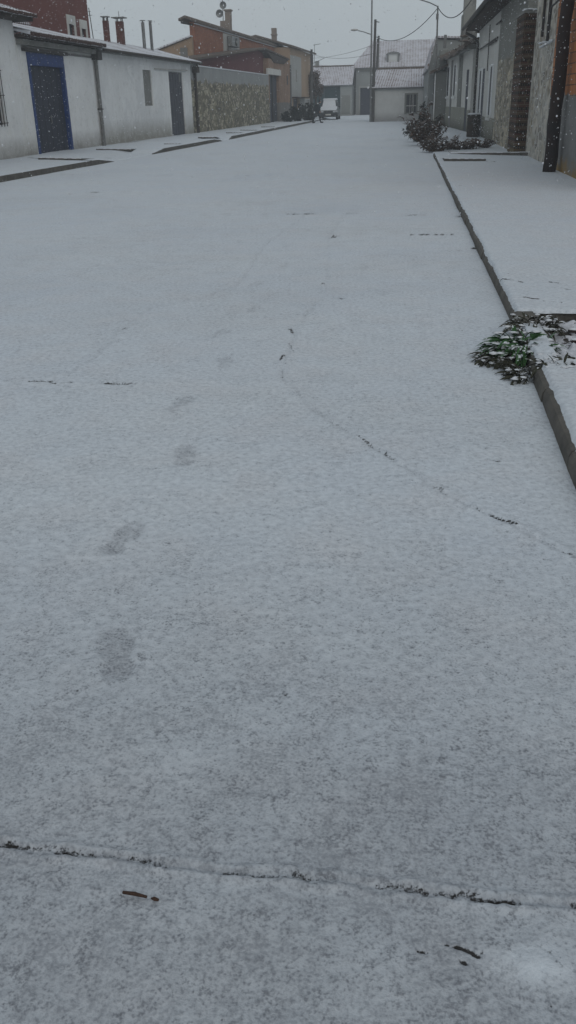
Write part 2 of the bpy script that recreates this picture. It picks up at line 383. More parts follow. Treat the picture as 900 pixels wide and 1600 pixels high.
def stroke(X,Y,bare,H,pts,w,strength,gap=.5,seed=0,lip=.0,wob=.5,gs=9.):
    """a joint or crack: broken dark line of half width w; noise opens and closes it"""
    for i,(p,q) in enumerate(zip(pts,pts[1:])):
        pad=w*6+.05
        m=(X>min(p[0],q[0])-pad)&(X<max(p[0],q[0])+pad)&(Y>min(p[1],q[1])-pad)&(Y<max(p[1],q[1])+pad)
        if not m.any(): continue
        x=X[m];y=Y[m]
        ox=(fbm(x*14,y*14,seed+3,3)-.5)*w*4*wob; oy=(fbm(x*14,y*14,seed+9,3)-.5)*w*4*wob
        d,t=seg_dist(x+ox,y+oy,p,q)
        g=np.clip((fbm(x*gs,y*gs*.35,seed+5,2)-gap)*5+.5,0,1)
        val=np.clip(1.5-d/w,0,1)*strength*g
        bare[m]=np.maximum(bare[m],val)
        H[m]-=val*.004
        if lip: H[m]+=lip*np.exp(-((d-w*2.2)/(w*1.6))**2)
def sheet(name,xf,ys,ncol,zf,mat,paint,parent=None,smooth=True):
    """snow sheet on a grid of rows at ys and ncol columns between xf(y)[0] and xf(y)[1]"""
    ys=np.asarray(ys); s=np.linspace(0,1,ncol); x0,x1=xf(ys)[:2]
    X=x0[:,None]*(1-s)+x1[:,None]*s
    if len(xf(ys))==4:
        lo,hi=xf(ys)[2:]; u=np.linspace(0,1,50)[:-1]; X=np.concatenate([lo[:,None]*(1-u)+x0[:,None]*u,X,x1[:,None]*u[::-1]+hi[:,None]*(1-u[::-1])],1); ncol=X.shape[1]
    Y=np.repeat(ys[:,None],ncol,1)
    H=zf(X,Y); bare=np.zeros_like(X); thin=np.zeros_like(X)
    X,Y,H=paint(X,Y,H,bare,thin)
    R=len(ys); me=bpy.data.meshes.new(name)
    idx=np.arange(R*ncol).reshape(R,ncol)
    q=np.stack([idx[:-1,:-1],idx[:-1,1:],idx[1:,1:],idx[1:,:-1]],-1).reshape(-1,4)
    me.vertices.add(R*ncol); me.vertices.foreach_set('co',np.stack([X,Y,H],-1).astype(np.float32).ravel())
    me.loops.add(q.size); me.loops.foreach_set('vertex_index',q.astype(np.int32).ravel())
    me.polygons.add(len(q)); me.polygons.foreach_set('loop_start',np.arange(0,q.size,4,dtype=np.int32))
    try: me.polygons.foreach_set('loop_total',np.full(len(q),4,dtype=np.int32))
    except Exception: pass
    me.update(calc_edges=True)
    for nme,a in (('bare',bare),('thin',thin)):
        at=me.attributes.new(nme,'FLOAT','POINT'); at.data.foreach_set('value',a.astype(np.float32).ravel())
    me.polygons.foreach_set('use_smooth',np.ones(len(q),dtype=bool))
    me.materials.append(M[mat]); o=bpy.data.objects.new(name,me); COL.objects.link(o); return o

# ------------------------------------------------------------------ the ground
gm=MB(); gm.quad((-400,-400,-.06),(400,-400,-.06),(400,400,-.06),(-400,400,-.06))
solo('ground',gm,'snow',(0,0,0),kind='structure')
def inv(a,b,n): return 1/np.linspace(1/a,1/b,n)
def road_z(X,Y):
    return (fbm(X*.35,Y*.35,1,3)-.5)*.03+(fbm(X*3,Y*3,2,3)-.5)*.010+(fbm(X*22,Y*22,3,3)-.5)*.006*np.clip(6/Y,0,1)
def footprint(X,Y,thin,H,c,ang,L=.31,w=.13,k=1.):
    m=(abs(X-c[0])<.4)&(abs(Y-c[1])<.4); x=X[m]-c[0]; y=Y[m]-c[1]
    a=math.radians(ang); u=x*math.sin(a)+y*math.cos(a); v=x*math.cos(a)-y*math.sin(a)
    wob=(fbm(x*30+5,y*30,71,3)-.5)*.5
    sole=1-np.hypot((u-.045)/.122,(v-.006)/(w*.56))+wob*.5; heel=1-np.hypot((u+.098)/.070,(v+.004)/(w*.44))+wob*.5
    inside=np.clip(np.maximum(sole,heel)*3.2,0,1)
    tread=.15+1.0*fbm(x*42,y*42,77,3)
    val=inside*tread*k
    thin[m]=np.maximum(thin[m],val); H[m]-=inside*.005*k; H[m]+=np.clip(1-abs(np.maximum(sole,heel)+.12)*7,0,1)*.002*k
def softline(X,Y,thin,H,pts,w,k,seed):
    for p,q in zip(pts,pts[1:]):
        pad=w*8+.1
        m=(X>min(p[0],q[0])-pad)&(X<max(p[0],q[0])+pad)&(Y>min(p[1],q[1])-pad)&(Y<max(p[1],q[1])+pad)
        if not m.any(): continue
        x=X[m];y=Y[m]; d,t_=seg_dist(x+(fbm(x*6,y*6,seed,3)-.5)*w*5,y+(fbm(x*6,y*6,seed+4,3)-.5)*w*5,p,q)
        g=.35+.65*fbm(x*4,y*4,seed+8,3); e=np.exp(-(d/w)**2)*g
        thin[m]+=e*k; H[m]-=e*.006; H[m]+=np.exp(-((d-2.2*w)/w)**2)*.003
def paint_road(X,Y,H,bare,thin):
    J=stroke
    # transverse concrete joints
    j1=[(-2.2,1.52),(-.91,1.475),(-.75,1.462),(-.64,1.46),(-.51,1.446),(-.32,1.438),(-.2,1.441),(-.11,1.436),(.06,1.438),(.15,1.43),(.29,1.426),(.42,1.43),(.86,1.43)]
    J(X,Y,bare,H,j1,.007,.52,.5,1,.0026,.9,13)
    for a,b,k in [((-1.1,1.475),(-.87,1.468),1.),((-.76,1.462),(-.71,1.461),.7),((.195,1.428),(.3,1.425),.85),((.055,1.436),(.1,1.434),.6),((-.19,1.441),(-.11,1.437),.75),((-.655,1.46),(-.625,1.458),.55),((-.53,1.448),(-.5,1.446),.5)]:
        J(X,Y,bare,H,[a,b],.009,k*.8,.38,4,.001,1.2,22)
        J(X,Y,bare,H,[a,b],.004,k*.9,.42,5,.0,1.2,26)
    j5=[(-9.5,5.3),(-2.6,5.21),(-2.29,5.22),(-2.07,5.21),(-1.66,5.23)]
    J(X,Y,bare,H,j5,.012,.75,.42,11,.002,.5,7)
    J(X,Y,bare,H,[(-1.66,5.23),(-1.18,5.32),(-.24,5.32),(.84,5.5)],.008,.35,.62,12,.004,.4,4)
    for a,b in [((-2.22,5.21),(-2.16,5.205)),((-2.1,5.212),(-2.03,5.21)),((-1.83,5.222),(-1.7,5.23))]: J(X,Y,bare,H,[a,b],.016,1.05,.3,13,0,.8,16)
    J(X,Y,bare,H,[(-4.5,14.6),(-.89,14.47),(-.24,14.3),(.2,14.24)],.035,.85,.47,21,.002,.5,2.5)
    J(X,Y,bare,H,[(.2,14.24),(.58,14.05),(.85,13.95)],.04,.7,.35,22,.002,.4,3)
    for c in [(-.88,14.48),(-.3,14.3),(-.1,14.32),(.03,14.34),(.12,14.2),(.62,14.03)]: J(X,Y,bare,H,[c,(c[0]+.06,c[1])],.05,.6,.4,23)
    J(X,Y,bare,H,[(-9,19.2),(-8.2,19),(-5.9,18.6)],.03,.6,.40,24,.002,.4,1.5)
    J(X,Y,bare,H,[(-9,24),(-.2,21.5),(.8,21.4)],.03,.5,.55,25,.001,.4,1.2)
    J(X,Y,bare,H,[(-4.1,23.6),(-3.7,23.9)],.06,.55,.40,26)
    J(X,Y,bare,H,[(-5.0,16.42),(-4.4,16.37)],.03,.7,.3,27)
    for y,x0,x1 in [(34.3,-1.,.9),(43.3,-5.2,-4.1),(55,-4.6,-3.8),(32.5,.2,.95)]: J(X,Y,bare,H,[(x0,y),(x1,y-.2)],.10,.7,.4,int(y))
    # long wandering cracks
    cA=[(-.81,6.72),(-.78,6.57),(-.77,5.79),(-.74,5.41),(-.47,4.78),(-.19,4.32),(.01,4.02),(.21,3.68),(.34,3.5),(.49,3.34),(.69,3.08),(.86,2.9)]
    J(X,Y,bare,H,cA,.009,.46,.5,31,.004,.8,6)
    for a,b,k,w in [((.34,3.50),(.42,3.42),1.1,.008),((.42,3.42),(.50,3.33),1.3,.009),((-.20,4.35),(-.12,4.22),.9,.012),((-.06,4.13),(0,4.03),.9,.012),((.18,3.72),(.22,3.67),.8,.009),((-.83,6.75),(-.77,6.55),.9,.025),((-.8,5.95),(-.77,5.7),1.,.022),((-.8,6.3),(-.74,6.05),.7,.016),((.66,3.11),(.7,3.07),1.,.009)]:
        J(X,Y,bare,H,[a,b],w*.8,k*.8,.38,33,.001,1.2,18)
    J(X,Y,bare,H,[(-2.19,5.42),(-2.11,5.82),(-2.18,6.68),(-2.18,7.46),(-1.92,7.79),(-1.73,8.02),(-1.57,8.65),(-1.7,11.04),(-1.5,14.4)],.012,.5,.55,35,.003,.8,4)
    for pts,w,k in [(j1,.009,.75),(j5,.014,.6),([(-1.66,5.23),(-1.18,5.32),(-.24,5.32),(.84,5.5)],.014,.35),(cA,.012,.65),
                    ([(-9.5,14.7),(-4.5,14.6),(-.89,14.47),(-.24,14.3),(.85,13.95)],.05,.7),([(-9,24),(-.2,21.5),(.8,21.4)],.08,.5),([(-9,19.2),(-8.2,19),(-5.9,18.6),(-2,18.2)],.06,.5),
                    ([(-2.5,5.25),(-2.19,5.42),(-2.11,5.82),(-2.18,6.68),(-2.18,7.46),(-1.92,7.79),(-1.73,8.02),(-1.57,8.65),(-1.7,11.04),(-1.5,14.4)],.018,.55),
                    ([(-.8,6.72),(-.7,8.4),(-.95,11.8),(-.9,14.4)],.02,.35),([(-9,34),(.8,31)],.12,.4),([(-8,45),(.8,42)],.16,.4)]:
        softline(X,Y,thin,H,pts,w,k*.6,200+len(pts))
    # scuffs, dark specks, the scraped hollow in front
    for p,q,w,k in [((.13,1.302),(.16,1.294),.004,.7),((.155,1.297),(.205,1.28),.0055,1.05),((.165,1.262),(.175,1.26),.006,1.),((.33,1.315),(.345,1.30),.005,.6),((.085,1.285),(.1,1.28),.004,.8),
                    ((.5,4.07),(.51,4.07),.012,1.2),((.76,2.0),(.78,2.0),.01,.8),((-.5,7.9),(-.52,7.92),.03,.9),((-.77,8.55),(-.75,8.6),.03,.8),((-.93,11.84),(-.86,11.9),.06,.8),((.68,10.7),(.74,10.72),.03,.8),
                    ((.79,10.7),(.83,10.75),.05,1.2),((-2.2,6.68),(-2.16,6.68),.02,1.),((-3.5,10.4),(-3.46,10.4),.03,.9),((-.89,3.245),(-.84,3.25),.006,1.)]:
        J(X,Y,bare,H,[p,q],w,k*.85,.33,41,0,1.2,26)
    for i in range(9):
        J(X,Y,bare,H,[(.12+.065*i,11.98+.03*math.sin(i*2)),(.15+.065*i,12.12)],.03,.8,.45,43+i)
    for c in [(.80,7.96),(.78,7.77),(.76,7.56)]: J(X,Y,bare,H,[c,(c[0]+.05,c[1])],.018,.8,.4,51)
    rd=random.Random(3)
    for i in range(150):   # scattered pits
        y=1.0+rd.random()**2*12; x=rd.uniform(-.95*y,min(.8,.5*y)); r=.0022*(1+rd.random()*1.3)*(1+y*.10)
        J(X,Y,bare,H,[(x,y),(x+rd.uniform(0,.014),y+rd.uniform(-.004,.004))],r,rd.uniform(.3,.62),.4,60+i,0,.9,30)
    # footprints leading away
    for c,a,k in [((-.885,2.30),-23,1.),((-1.10,3.12),6,.95),((-1.06,4.04),-16,.9),((-1.28,4.86),12,.8),((-1.18,5.76),-12,.65),((-1.37,6.6),10,.55),((-1.25,7.5),0,.4),((-1.4,8.6),10,.45),((-1.25,9.7),0,.4),((-1.42,11.0),8,.4),((-1.28,12.6),0,.4),((-1.45,14.6),5,.35),((-.35,7.0),-10,.3),((-.15,8.2),5,.3),((-.4,9.6),-6,.3),((-.58,2.85),70,.25)]:
        footprint(X,Y,thin,H,c,a,k=k)
    # thinner snow: patches, more by the near joint; foreground also paints in vignette darkening
    base=np.clip((fbm(X*.8+3,Y*.8,90,4)-.47)*3,0,1)*.35
    near=np.clip((3.4-Y)/1.9,0,1)*(.42+.5*fbm(X*5,Y*5,91,3)+.25*np.exp(-(((X-.2)/.5)**2+((Y-1.6)/.25)**2)))
    thin+=base*.5+near*1.2
    m=np.exp(-(((X-.31)/.10)**2+((Y-1.27)/.045)**2))   # fresher clump of snow beside the scrape
    thin-=m*1.0; H+=m*.008
    np.clip(thin,0,1,out=thin); np.clip(bare,0,1.3,out=bare)
    return X,Y,H
ys=np.concatenate([[-12,-6,-3,-1,0,.4,.7],inv(.85,150,900)])
def rx(y):
    yy=np.maximum(y,.9); a_=-1.2*yy-.4; b_=.9*yy+.4; return a_,b_,a_-11,b_+5
sheet('road',rx,ys,1000,road_z,'ground',paint_road).update_tag()
road=bpy.data.objects['road']; tagit(road,kind='structure')

# right kerb and pavement --------------------------------------------------
KX=.86; KZ=.10
def kx(y): return np.interp(y,[-3,3.5,5.2,7,30],[.785,.80,.835,.862,.872])
km=MB()
rd=random.Random(5)
y=-3.
while y<29.5:
    L=1.0 if y>0 else 1.0
    dx=rd.uniform(-.006,.006); dz=rd.uniform(-.006,.004)
    a,b=y+.006,min(y+L-.006,29.5)
    prof=[(0,-.05),(.165,-.05),(.165,KZ-.012+dz),(.045,KZ-.012+dz),(.018,KZ-.022+dz),(.006,KZ-.05+dz)]
    xa,xb=float(kx(a))+dx,float(kx(b))+dx; n_=len(prof)
    km.add([(xa+u,a,w) for u,w in prof]+[(xb+u,b,w) for u,w in prof],[tuple(range(n_-1,-1,-1)),tuple(range(n_,2*n_))]+[(i,(i+1)%n_,(i+1)%n_+n_,i+n_) for i in range(n_)]); y+=L
o=solo('right_kerb',km,'kerb',(KX,0,0),kind='structure')
def walk_paint(strokes,edge_seed,edge,gaps=()):
    def f(X,Y,H,bare,thin):
        s=np.linspace(0,1,X.shape[1])[None,:]
        wob=(fbm(X*0+1,Y*3.1,edge_seed,5,.8)-.5)*.03
        k=np.clip(1-s*8,0,1); X=X+wob*k*edge
        H=H-(np.clip(1-s/.012,0,1)**2)*.045
        if gaps:
            dd=np.abs(Y-gaps[0]); H=H-(np.clip(1-dd/.04,0,1)**2)*.032
            Y=Y+(fbm(X*9,X*0,edge_seed+5,4,.6)-.5)*.04*np.clip(1-dd/.1,0,1)
        for p,q,w,st in strokes: stroke(X,Y,bare,H,[p,q],w,st,.40,int(abs(p[1])*10),0,1.2,14)
        np.clip(bare,0,1.3,out=bare)
        return X,Y,H
    return f
def wz(X,Y): return (KZ+.012)*(1-.7*np.clip((Y-29.3)/1.5,0,1))+(fbm(X*.8,Y*.8,5,3)-.5)*.014+(fbm(X*6,Y*6,6,3)-.5)*.008+(fbm(X*25,Y*25,8,3)-.5)*.005
far_str=[((.9,8.28),(1.08,8.1),.012,1.1),((1.3,8.1),(1.4,8.02),.012,.8),((1.35,7.78),(1.42,7.76),.015,1.1),((1.0,7.45),(1.12,7.38),.02,1.),((1.15,7.3),(1.28,7.22),.014,.9),((.9,8.55),(1.0,8.5),.012,1.),((2.15,24.6),(2.4,24.5),.05,.7),((.9,17.9),(1.05,17.9),.03,.9)]
sheet('right_pavement',lambda y:(kx(y)+.026,np.full_like(y,3.6)),np.concatenate([inv(6.975,7.1,24)[:-1],inv(7.1,60,520)]),190,wz,'walk',walk_paint(far_str,3,1,(6.975,)))
tagit(bpy.data.objects['right_pavement'],kind='structure')
sheet('near_pavement',lambda y:(kx(y)+.026,np.full_like(y,4.2)),np.concatenate([np.linspace(-2,5.45,400)[:-1],np.linspace(5.45,5.56,24)]),150,wz,'walk',walk_paint([],4,1,(5.56,)))
tagit(bpy.data.objects['near_pavement'],kind='structure')
# slabs under the snow give the pavement its dark risers
sb=MB(); sb.box(KX+.17,3.9,7.0,29.6,-.05,KZ-.016); sb.box(KX+.17,4.6,-2,5.53,-.05,KZ-.016); sb.box(1.3,3.4,29.6,60,-.05,.02)
o=solo('pavement_slab',sb,'kerb',(2,7,0),kind='structure')
# low paving steps whose dark risers face the camera
def step_quad(km_,sn_,a,b,back,z0,z1):
    # a,b front corners (x,y); back = depth; rises from z0 to z1=(left,right)
    c=(b[0],b[1]+back); d=(a[0],a[1]+back); za,zb=z1
    km_.hexa([(a[0],a[1],z0),(b[0],b[1],z0),(c[0],c[1],z0),(d[0],d[1],z0),(a[0],a[1],za),(b[0],b[1],zb),(c[0],c[1],z0+.002),(d[0],d[1],z0+.002)])
    n=14
    for i in range(n):
        t0,t1=i/n,(i+1)/n; L=lambda p,q,t:(p[0]+(q[0]-p[0])*t,p[1]+(q[1]-p[1])*t); j=.03*math.sin(i*2.3+a[1]); j1=.03*math.sin((i+1)*2.3+a[1])
        p0,p1=L(a,b,t0),L(a,b,t1); q0,q1=L(d,c,t0),L(d,c,t1); zz0=za+(zb-za)*t0+.012; zz1=za+(zb-za)*t1+.012
        sn_.quad((p0[0],p0[1]+.02+j,zz0),(p1[0],p1[1]+.02+j1,zz1),(q1[0],q1[1]+.3,z0-.01),(q0[0],q0[1]+.3,z0-.01))
        sn_.quad((p0[0],p0[1]+j,zz0-.018),(p1[0],p1[1]+j1,zz1-.018),(p1[0],p1[1]+.02+j1,zz1),(p0[0],p0[1]+.02+j,zz0))
st,sn=MB(),MB()
step_quad(st,sn,(1.03,25.0),(2.08,24.75),1.6,.09,(.175,.17))
step_quad(st,sn,(1.35,28.4),(3.42,26.7),2.0,.09,(.13,.21))
for a,b,h in [((-11.4,28.4),(-9.75,27.7),.06),((-11.5,34.4),(-9.95,33.7),.04),((-9.9,38.4),(-9.2,38.1),.03),((-10.0,45.4),(-9.1,44.9),.035),((-9.8,51.7),(-8.9,51.1),.04),((-9.8,56.3),(-8.8,55.8),.04),((-9.5,62.7),(-8.6,62.2),.05)]:
    step_quad(st,sn,a,b,1.2,.12,(.14+h,.14+h*.8))
solo('paving_step',st,'kerb',(2,26,0),kind='structure'); solo('paving_step_snow',sn,'snow',(2,26,0),kind='structure')
# unpaved gap with soil and clods
def soil_z(X,Y): return .028+(fbm(X*3,Y*3,41,3)-.5)*.05+np.clip(fbm(X*11,Y*11,42,3)-.5,0,1)*.16
def soil_p(X,Y,H,bare,thin):
    n=fbm(X*11,Y*11,42,3); n2=fbm(X*16,Y*16,47,3)
    m=np.clip((n2-.50)*6,0,1)*np.clip((Y-5.75)/.3,0,1)
    bare+=m*.95+np.clip((Y-6.9)/.06,0,1)*.9*np.clip(fbm(X*9,Y*9,49,2)+.2,0,1)
    bare*=np.clip((X-1.02)/.1,0,1)
    return X,Y,H
sheet('soil_patch',lambda y:(kx(y)+.14,np.full_like(y,3.8)),np.linspace(5.5,7.02,150),260,soil_z,'soil',soil_p)
tagit(bpy.data.objects['soil_patch'],kind='structure')
ks=MB()  # snow lying on the kerb stones that cross the gap
def kerb_snow(y0,y1,seed):
    def z(X,Y): return KZ+.010+(fbm(X*8,Y*8,seed,3)-.5)*.012
    def p(X,Y,H,bare,thin):
        s=np.linspace(0,1,X.shape[1])[None,:]; e=np.clip(1-np.minimum(s,1-s)/.14,0,1)
        X=X+(fbm(X*0,Y*14,seed+2,3)-.5)*.03*e
        t=(Y-Y.min())/(Y.max()-Y.min()); e2=np.clip(1-np.minimum(t,1-t)/.05,0,1)
        H=H-(np.maximum(e,e2)**2)*.024; return X,Y,H
    sheet('kerb_snow',lambda y:(kx(y)+.026,kx(y)+.168),np.linspace(y0,y1,90),16,z,'walk',p)
    tagit(bpy.data.objects['kerb_snow'],kind='structure')
kerb_snow(5.5,6.55,71)

# left kerb and pavement ----------------------------------------------------
def lkx(y): return np.interp(y,[10,22,28.6,33.5,43.4,74,100],[-10.2,-9.68,-9.28,-9.05,-8.65,-8.08,-7.75])
def lwx(y): return np.interp(y,[10,22,37,52,77,100],[-13.3,-12.95,-12.5,-11.85,-10.75,-9.75])
def lramp(y):   # 1 = full kerb height, 0 = lowered crossing
    r=np.ones_like(y)
    for a,b in [(28.4,34.2),(43.6,46.8)]:
        r=np.minimum(r,1-np.clip((y-a)/1.2,0,1)*np.clip((b-y)/.5,0,1))
    return r
km=MB()
yy=10.
while yy<82:
    a,b=yy+.008,yy+.992
    ra,rb=float(lramp(np.array([a]))[0]),float(lramp(np.array([b]))[0])
    xa,xb=float(lkx(a)),float(lkx(b)); ha,hb=-.05+.18*ra,-.05+.18*rb
    km.hexa([(xa,a,-.05),(xb,b,-.05),(xb-.17,b,-.05),(xa-.17,a,-.05),(xa-.01,a,ha),(xb-.01,b,hb),(xb-.17,b,hb),(xa-.17,a,ha)])
    yy+=1
solo('left_kerb',km,'kerb',(-9.3,22,0),kind='structure')
def lz(X,Y):
    s=np.linspace(0,1,X.shape[1])[None,:]
    r=lramp(Y); low=1-(1-r)*np.clip(1-(1-s)/.5,0,1)
    return .015+.128*low+(fbm(X*.9,Y*.9,15,3)-.5)*.03+(fbm(X*7,Y*7,16,2)-.5)*.006+np.clip((.35-s*3.2),0,1)*.05
def lp(X,Y,H,bare,thin):
    s=np.linspace(0,1,X.shape[1])[None,:]
    H-=np.clip(1-(1-s)/.02,0,1)**2*.05
    for p,q,w,k in [((-9.7,27.75),(-9.4,27.6),.10,1.),((-12.4,30.),(-11.5,28.9),.08,.7),((-9.9,30.5),(-9.75,30.45),.08,1.)]:
        stroke(X,Y,bare,H,[p,q],w,k,.2,int(p[1]),0,.3,2)
    bare+=np.clip(1-s/.06,0,1)*.75*np.clip(fbm(X*4,Y*2.2,61,3)*1.3-.1,0,1)   # bare strip along the wall foot
    bare+=np.clip(1-abs(s-.12)/.16,0,1)*np.clip((Y-38)/3,0,1)*np.clip((46-Y)/4,0,1)*.62
    np.clip(bare,0,1.3,out=bare)
    return X,Y,H
sheet('left_pavement',lambda y:(lwx(y)-.3,lkx(y)-.03),inv(10,100,620),90,lz,'walk',lp)
tagit(bpy.data.objects['left_pavement'],kind='structure')

# ------------------------------------------------------------------ left row of buildings
FA=Fr((-12.95,22),(-12.5,37),1); FC=Fr((-12.5,37),(-11.85,52),1); FS=Fr((-11.85,52),(-10.75,77),1)
def gutter(f,mb,s0,s1,z,d,r=.06): mb.tube([f.p(s0,z,d),f.p(s1,z,d)],r,8)

# leftmost white house
L1=root('white_house',FA.p(4,0,-3),'tall white rendered house at the left edge with a barred window','house')
mb=MB(); o=(4.2,7.42,1.15,2.75); FA.shell(mb,-6,8.95,0,4.32,[o],8); part('wall',mb,'white',L1)
w=MB(); FA.box(w,4.2,7.42,1.15,2.75,-.15,-.12); win=part('window',w,'glass',L1)
g=MB()
for i in range(16): s=4.25+i*.208; g.tube([FA.p(s,1.1,.07),FA.p(s,2.8,.07)],.013,6)
for z in (1.2,2.0,2.7): g.tube([FA.p(4.2,z,.07),FA.p(7.45,z,.07)],.014,6)
part('grille',g,'dark',win)
e=MB(); FA.box(e,-6.2,9.45,4.17,4.3,-.2,.5); part('eave',e,'eave',L1)
part('roof',roof_mb(FA,-6.2,9.55,[(.62,4.33),(-4,5.7),(-8.2,4.4)],pitch=.22,amp=.05),'tile',L1)
part('roof',roof_mb(FA,-6.2,9.2,[(.3,4.45),(-.2,4.6)],pitch=.22,amp=.05),'tile_bare',L1)

# low white garage with the blue door
L2=root('white_garage',FA.p(12,0,-3),'low white garage with a wide blue framed door and tiled roof','garage')
mb=MB(); FA.shell(mb,8.97,16.05,0,3.72,[(9.7,12.88,0,3.3)],6,.2); part('wall',mb,'white',L2)
d=MB(); FA.box(d,9.83,12.75,0.02,2.95,-.17,-.11); dr=part('door',d,'door',L2)
for i in range(6):
    k=MB(); FA.box(k,9.85+i*.49,9.87+i*.49,.04,2.92,-.108,-.104)
    part('seam',k,'rubber',dr)
h=MB(); h.tube([FA.p(11.4,1.1,-.09),FA.p(11.4,1.35,-.09)],.018,6); part('handle',h,'metal',dr)
fr=MB(); FA.box(fr,9.68,9.84,0,3.32,-.18,.03); FA.box(fr,12.74,12.9,0,3.32,-.18,.03); FA.box(fr,9.843,12.737,2.93,3.32,-.16,.034); part('door_frame',fr,'blue',L2)
l=MB(); FA.box(l,9.35,13.1,3.33,3.44,-.1,.14); part('lintel',l,'dark',L2)
bd=MB(); FA.box(bd,9.0,16.2,3.5,3.66,-.1,.22); part('cornice',bd,'beam',L2)
bd=MB(); FA.box(bd,13.12,16.2,3.36,3.42,-.05,.05); part('cable_tray',bd,'pipe',L2)
bd=MB(); FA.box(bd,9.0,16.3,3.70,3.79,-.2,.36); part('eave',bd,'eave',L2)
part('roof',roof_mb(FA,9.0,16.35,[(.5,3.84),(-2.6,4.55),(-6,3.8)],pitch=.21,amp=.055),'tile',L2)
r=MB(); r.tube([FA.p(9.1,4.64,-2.6),FA.p(16.3,4.64,-2.6)],.09,8); part('ridge_tile',r,'tile_bare',L2)
def tile_ends(f,s0,s1,z,d,par,pitch=.21,r=.055):
    m=MB(); n=int((s1-s0)/pitch); k0=0
    for i in range(n):
        s=s0+(i+.5)*pitch; m.tube([f.p(s,z,d-.25),f.p(s,z-.03,d+.10)],r,8)
    return part('tile_end',m,'tileend',par)
tile_ends(FA,9.05,16.3,3.825,.5,L2,.21,.07); tile_ends(FA,5.0,9.5,4.34,.62,L1,.22)
# zinc downpipe between garage and shed
P1=root('downpipe',FA.p(16.12,0,.1),'grey downpipe at the joint of the garage and the long shed','downpipe')
p=MB(); p.tube([FA.p(16.12,.05,.1),FA.p(16.12,3.3,.1)],.075,10); part('pipe',p,'pipe',P1)
p=MB(); FA.box(p,15.9,16.35,3.3,3.62,.02,.3); part('hopper',p,'dark',P1)
p=MB(); FA.box(p,16.02,16.22,1.5,1.54,.0,.2); part('bracket',p,'dark',P1)

# long white shed
L3=root('white_shed',FC.p(9,0,-3),'long white rendered shed with a slate grey door and a blocked window','shed')
ow=(7.3,8.6,1.6,3.12); od=(11.4,14.1,0,3.16)
mb=MB(); FC.shell(mb,1.12,16.6,0,3.62,[ow,od],6.5,.12); part('wall',mb,'white2',L3)
w=MB(); FC.box(w,7.3,8.6,1.6,3.12,-.118,-.06); part('window_panel',w,'greyp',L3)
d=MB(); FC.box(d,11.45,14.05,.02,3.12,-.11,-.05); dr=part('door',d,'door2',L3)
d=MB(); FC.box(d,13.55,13.75,2.7,3.08,-.048,-.03); part('vent',d,'greyp',dr)
for i in range(5):
    k=MB(); FC.box(k,11.9+i*.45,11.92+i*.45,.05,3.1,-.048,-.036); part('seam',k,'rubber',dr)
k=MB(); FC.box(k,11.3,11.44,0,3.2,-.05,.012); part('door_jamb',k,'white',L3)
tr=MB(); tr.tube([FC.p(9.0,3.2,.06),FC.p(14.9,3.27,.06)],.03,6); part('door_rail',tr,'acw',L3)
e=MB(); FC.box(e,1.15,16.9,3.6,3.68,-.2,.22); part('eave',e,'beam',L3)
part('roof',roof_mb(FC,1.15,17.0,[(.34,3.72),(-2.3,4.42),(-6.6,3.7)],pitch=.21,amp=.05),'tile',L3)
gt=MB(); gutter(FC,gt,1.3,16.9,3.67,.38,.055); part('gutter',gt,'rust',L3)
def chim(par,x,y,z0,z1,w,mat,cap,name='chimney'):
    c=MB(); c.box(x-w/2,x+w/2,y-w/2,y+w/2,z0,z1); ch=part(name,c,mat,par)
    k=MB()
    for a in (-1,1):
        for b in (-1,1): k.box(x+a*w*.36-.02,x+a*w*.36+.02,y+b*w*.36-.02,y+b*w*.36+.02,z1,z1+.14)
    k.box(x-w*cap,x+w*cap,y-w*cap,y+w*cap,z1+.14,z1+.18); part('cap',k,'beam',ch); return ch
chim(L3,-14.22,45.9,4.1,5.28,.24,'redch',.75); c2=chim(L3,-14.05,47.6,4.0,5.36,.33,'redch',.95)
k=MB(); k.tube([(-14.05,47.6,5.5),(-14.05,47.6,5.8)],.012,5); part('finial',k,'dark',c2)
for x,y,z1,r in ((-13.62,50.3,5.5,.085),(-13.47,51.2,5.55,.07),(-13.28,50.6,5.45,.055)):
    c=MB(); c.tube([(x,y,4.0),(x,y,z1)],r,10); fl=part('flue',c,'metal',L3)
    c=MB(); c.tube([(x,y,z1+.06),(x,y,z1+.09)],r*1.7,10); c.tube([(x,y,z1-.01),(x,y,z1+.06)],r*.4,6); part('cowl',c,'metal',fl)
P2=root('downpipe',FC.p(16.45,0,.1),'dark downpipe with a leaf box at the far end of the long shed','downpipe')
p=MB(); p.tube([FC.p(16.35,.05,.1),FC.p(16.35,3.25,.1),FC.p(16.1,3.55,.3)],.075,10); part('pipe',p,'rust',P2)
p=MB(); FC.box(p,16.1,16.6,3.2,3.5,.02,.3); part('hopper',p,'rust',P2)

# red block behind
RB=root('red_building',(-19,50,0),'tall dark red rendered building rising behind the white garage','building')
mb=MB(); FR=Fr((-16,32),(-16,48.85),1)
wins=[(13.75,14.5,3.9,5.2),(15.55,16.2,3.9,5.12)]
FR.shell(mb,0,16.85,0,8.5,wins,7,.15); part('wall',mb,'redw',RB)
for a,b,c,e in wins:
    f=MB(); FR.box(f,a-.22,a,c-.1,e,-.02,.035); FR.box(f,b,b+.22,c-.1,e,-.02,.035); FR.box(f,a-.22,b+.22,e,e+.38,-.02,.04)
    wf=part('window_frame',f,'whiter',RB); f=MB(); FR.box(f,a,b,c,e,-.148,-.12); part('pane',f,'glass',wf)
mb=MB(); FR.box(mb,-.3,17.1,8.5,8.7,-7.3,.3); part('roof',mb,'tile',RB)
MA=root('roof_mast',(-14.6,44.4,4.4),'thin leaning mast on the roof ridge beside the red building','mast')
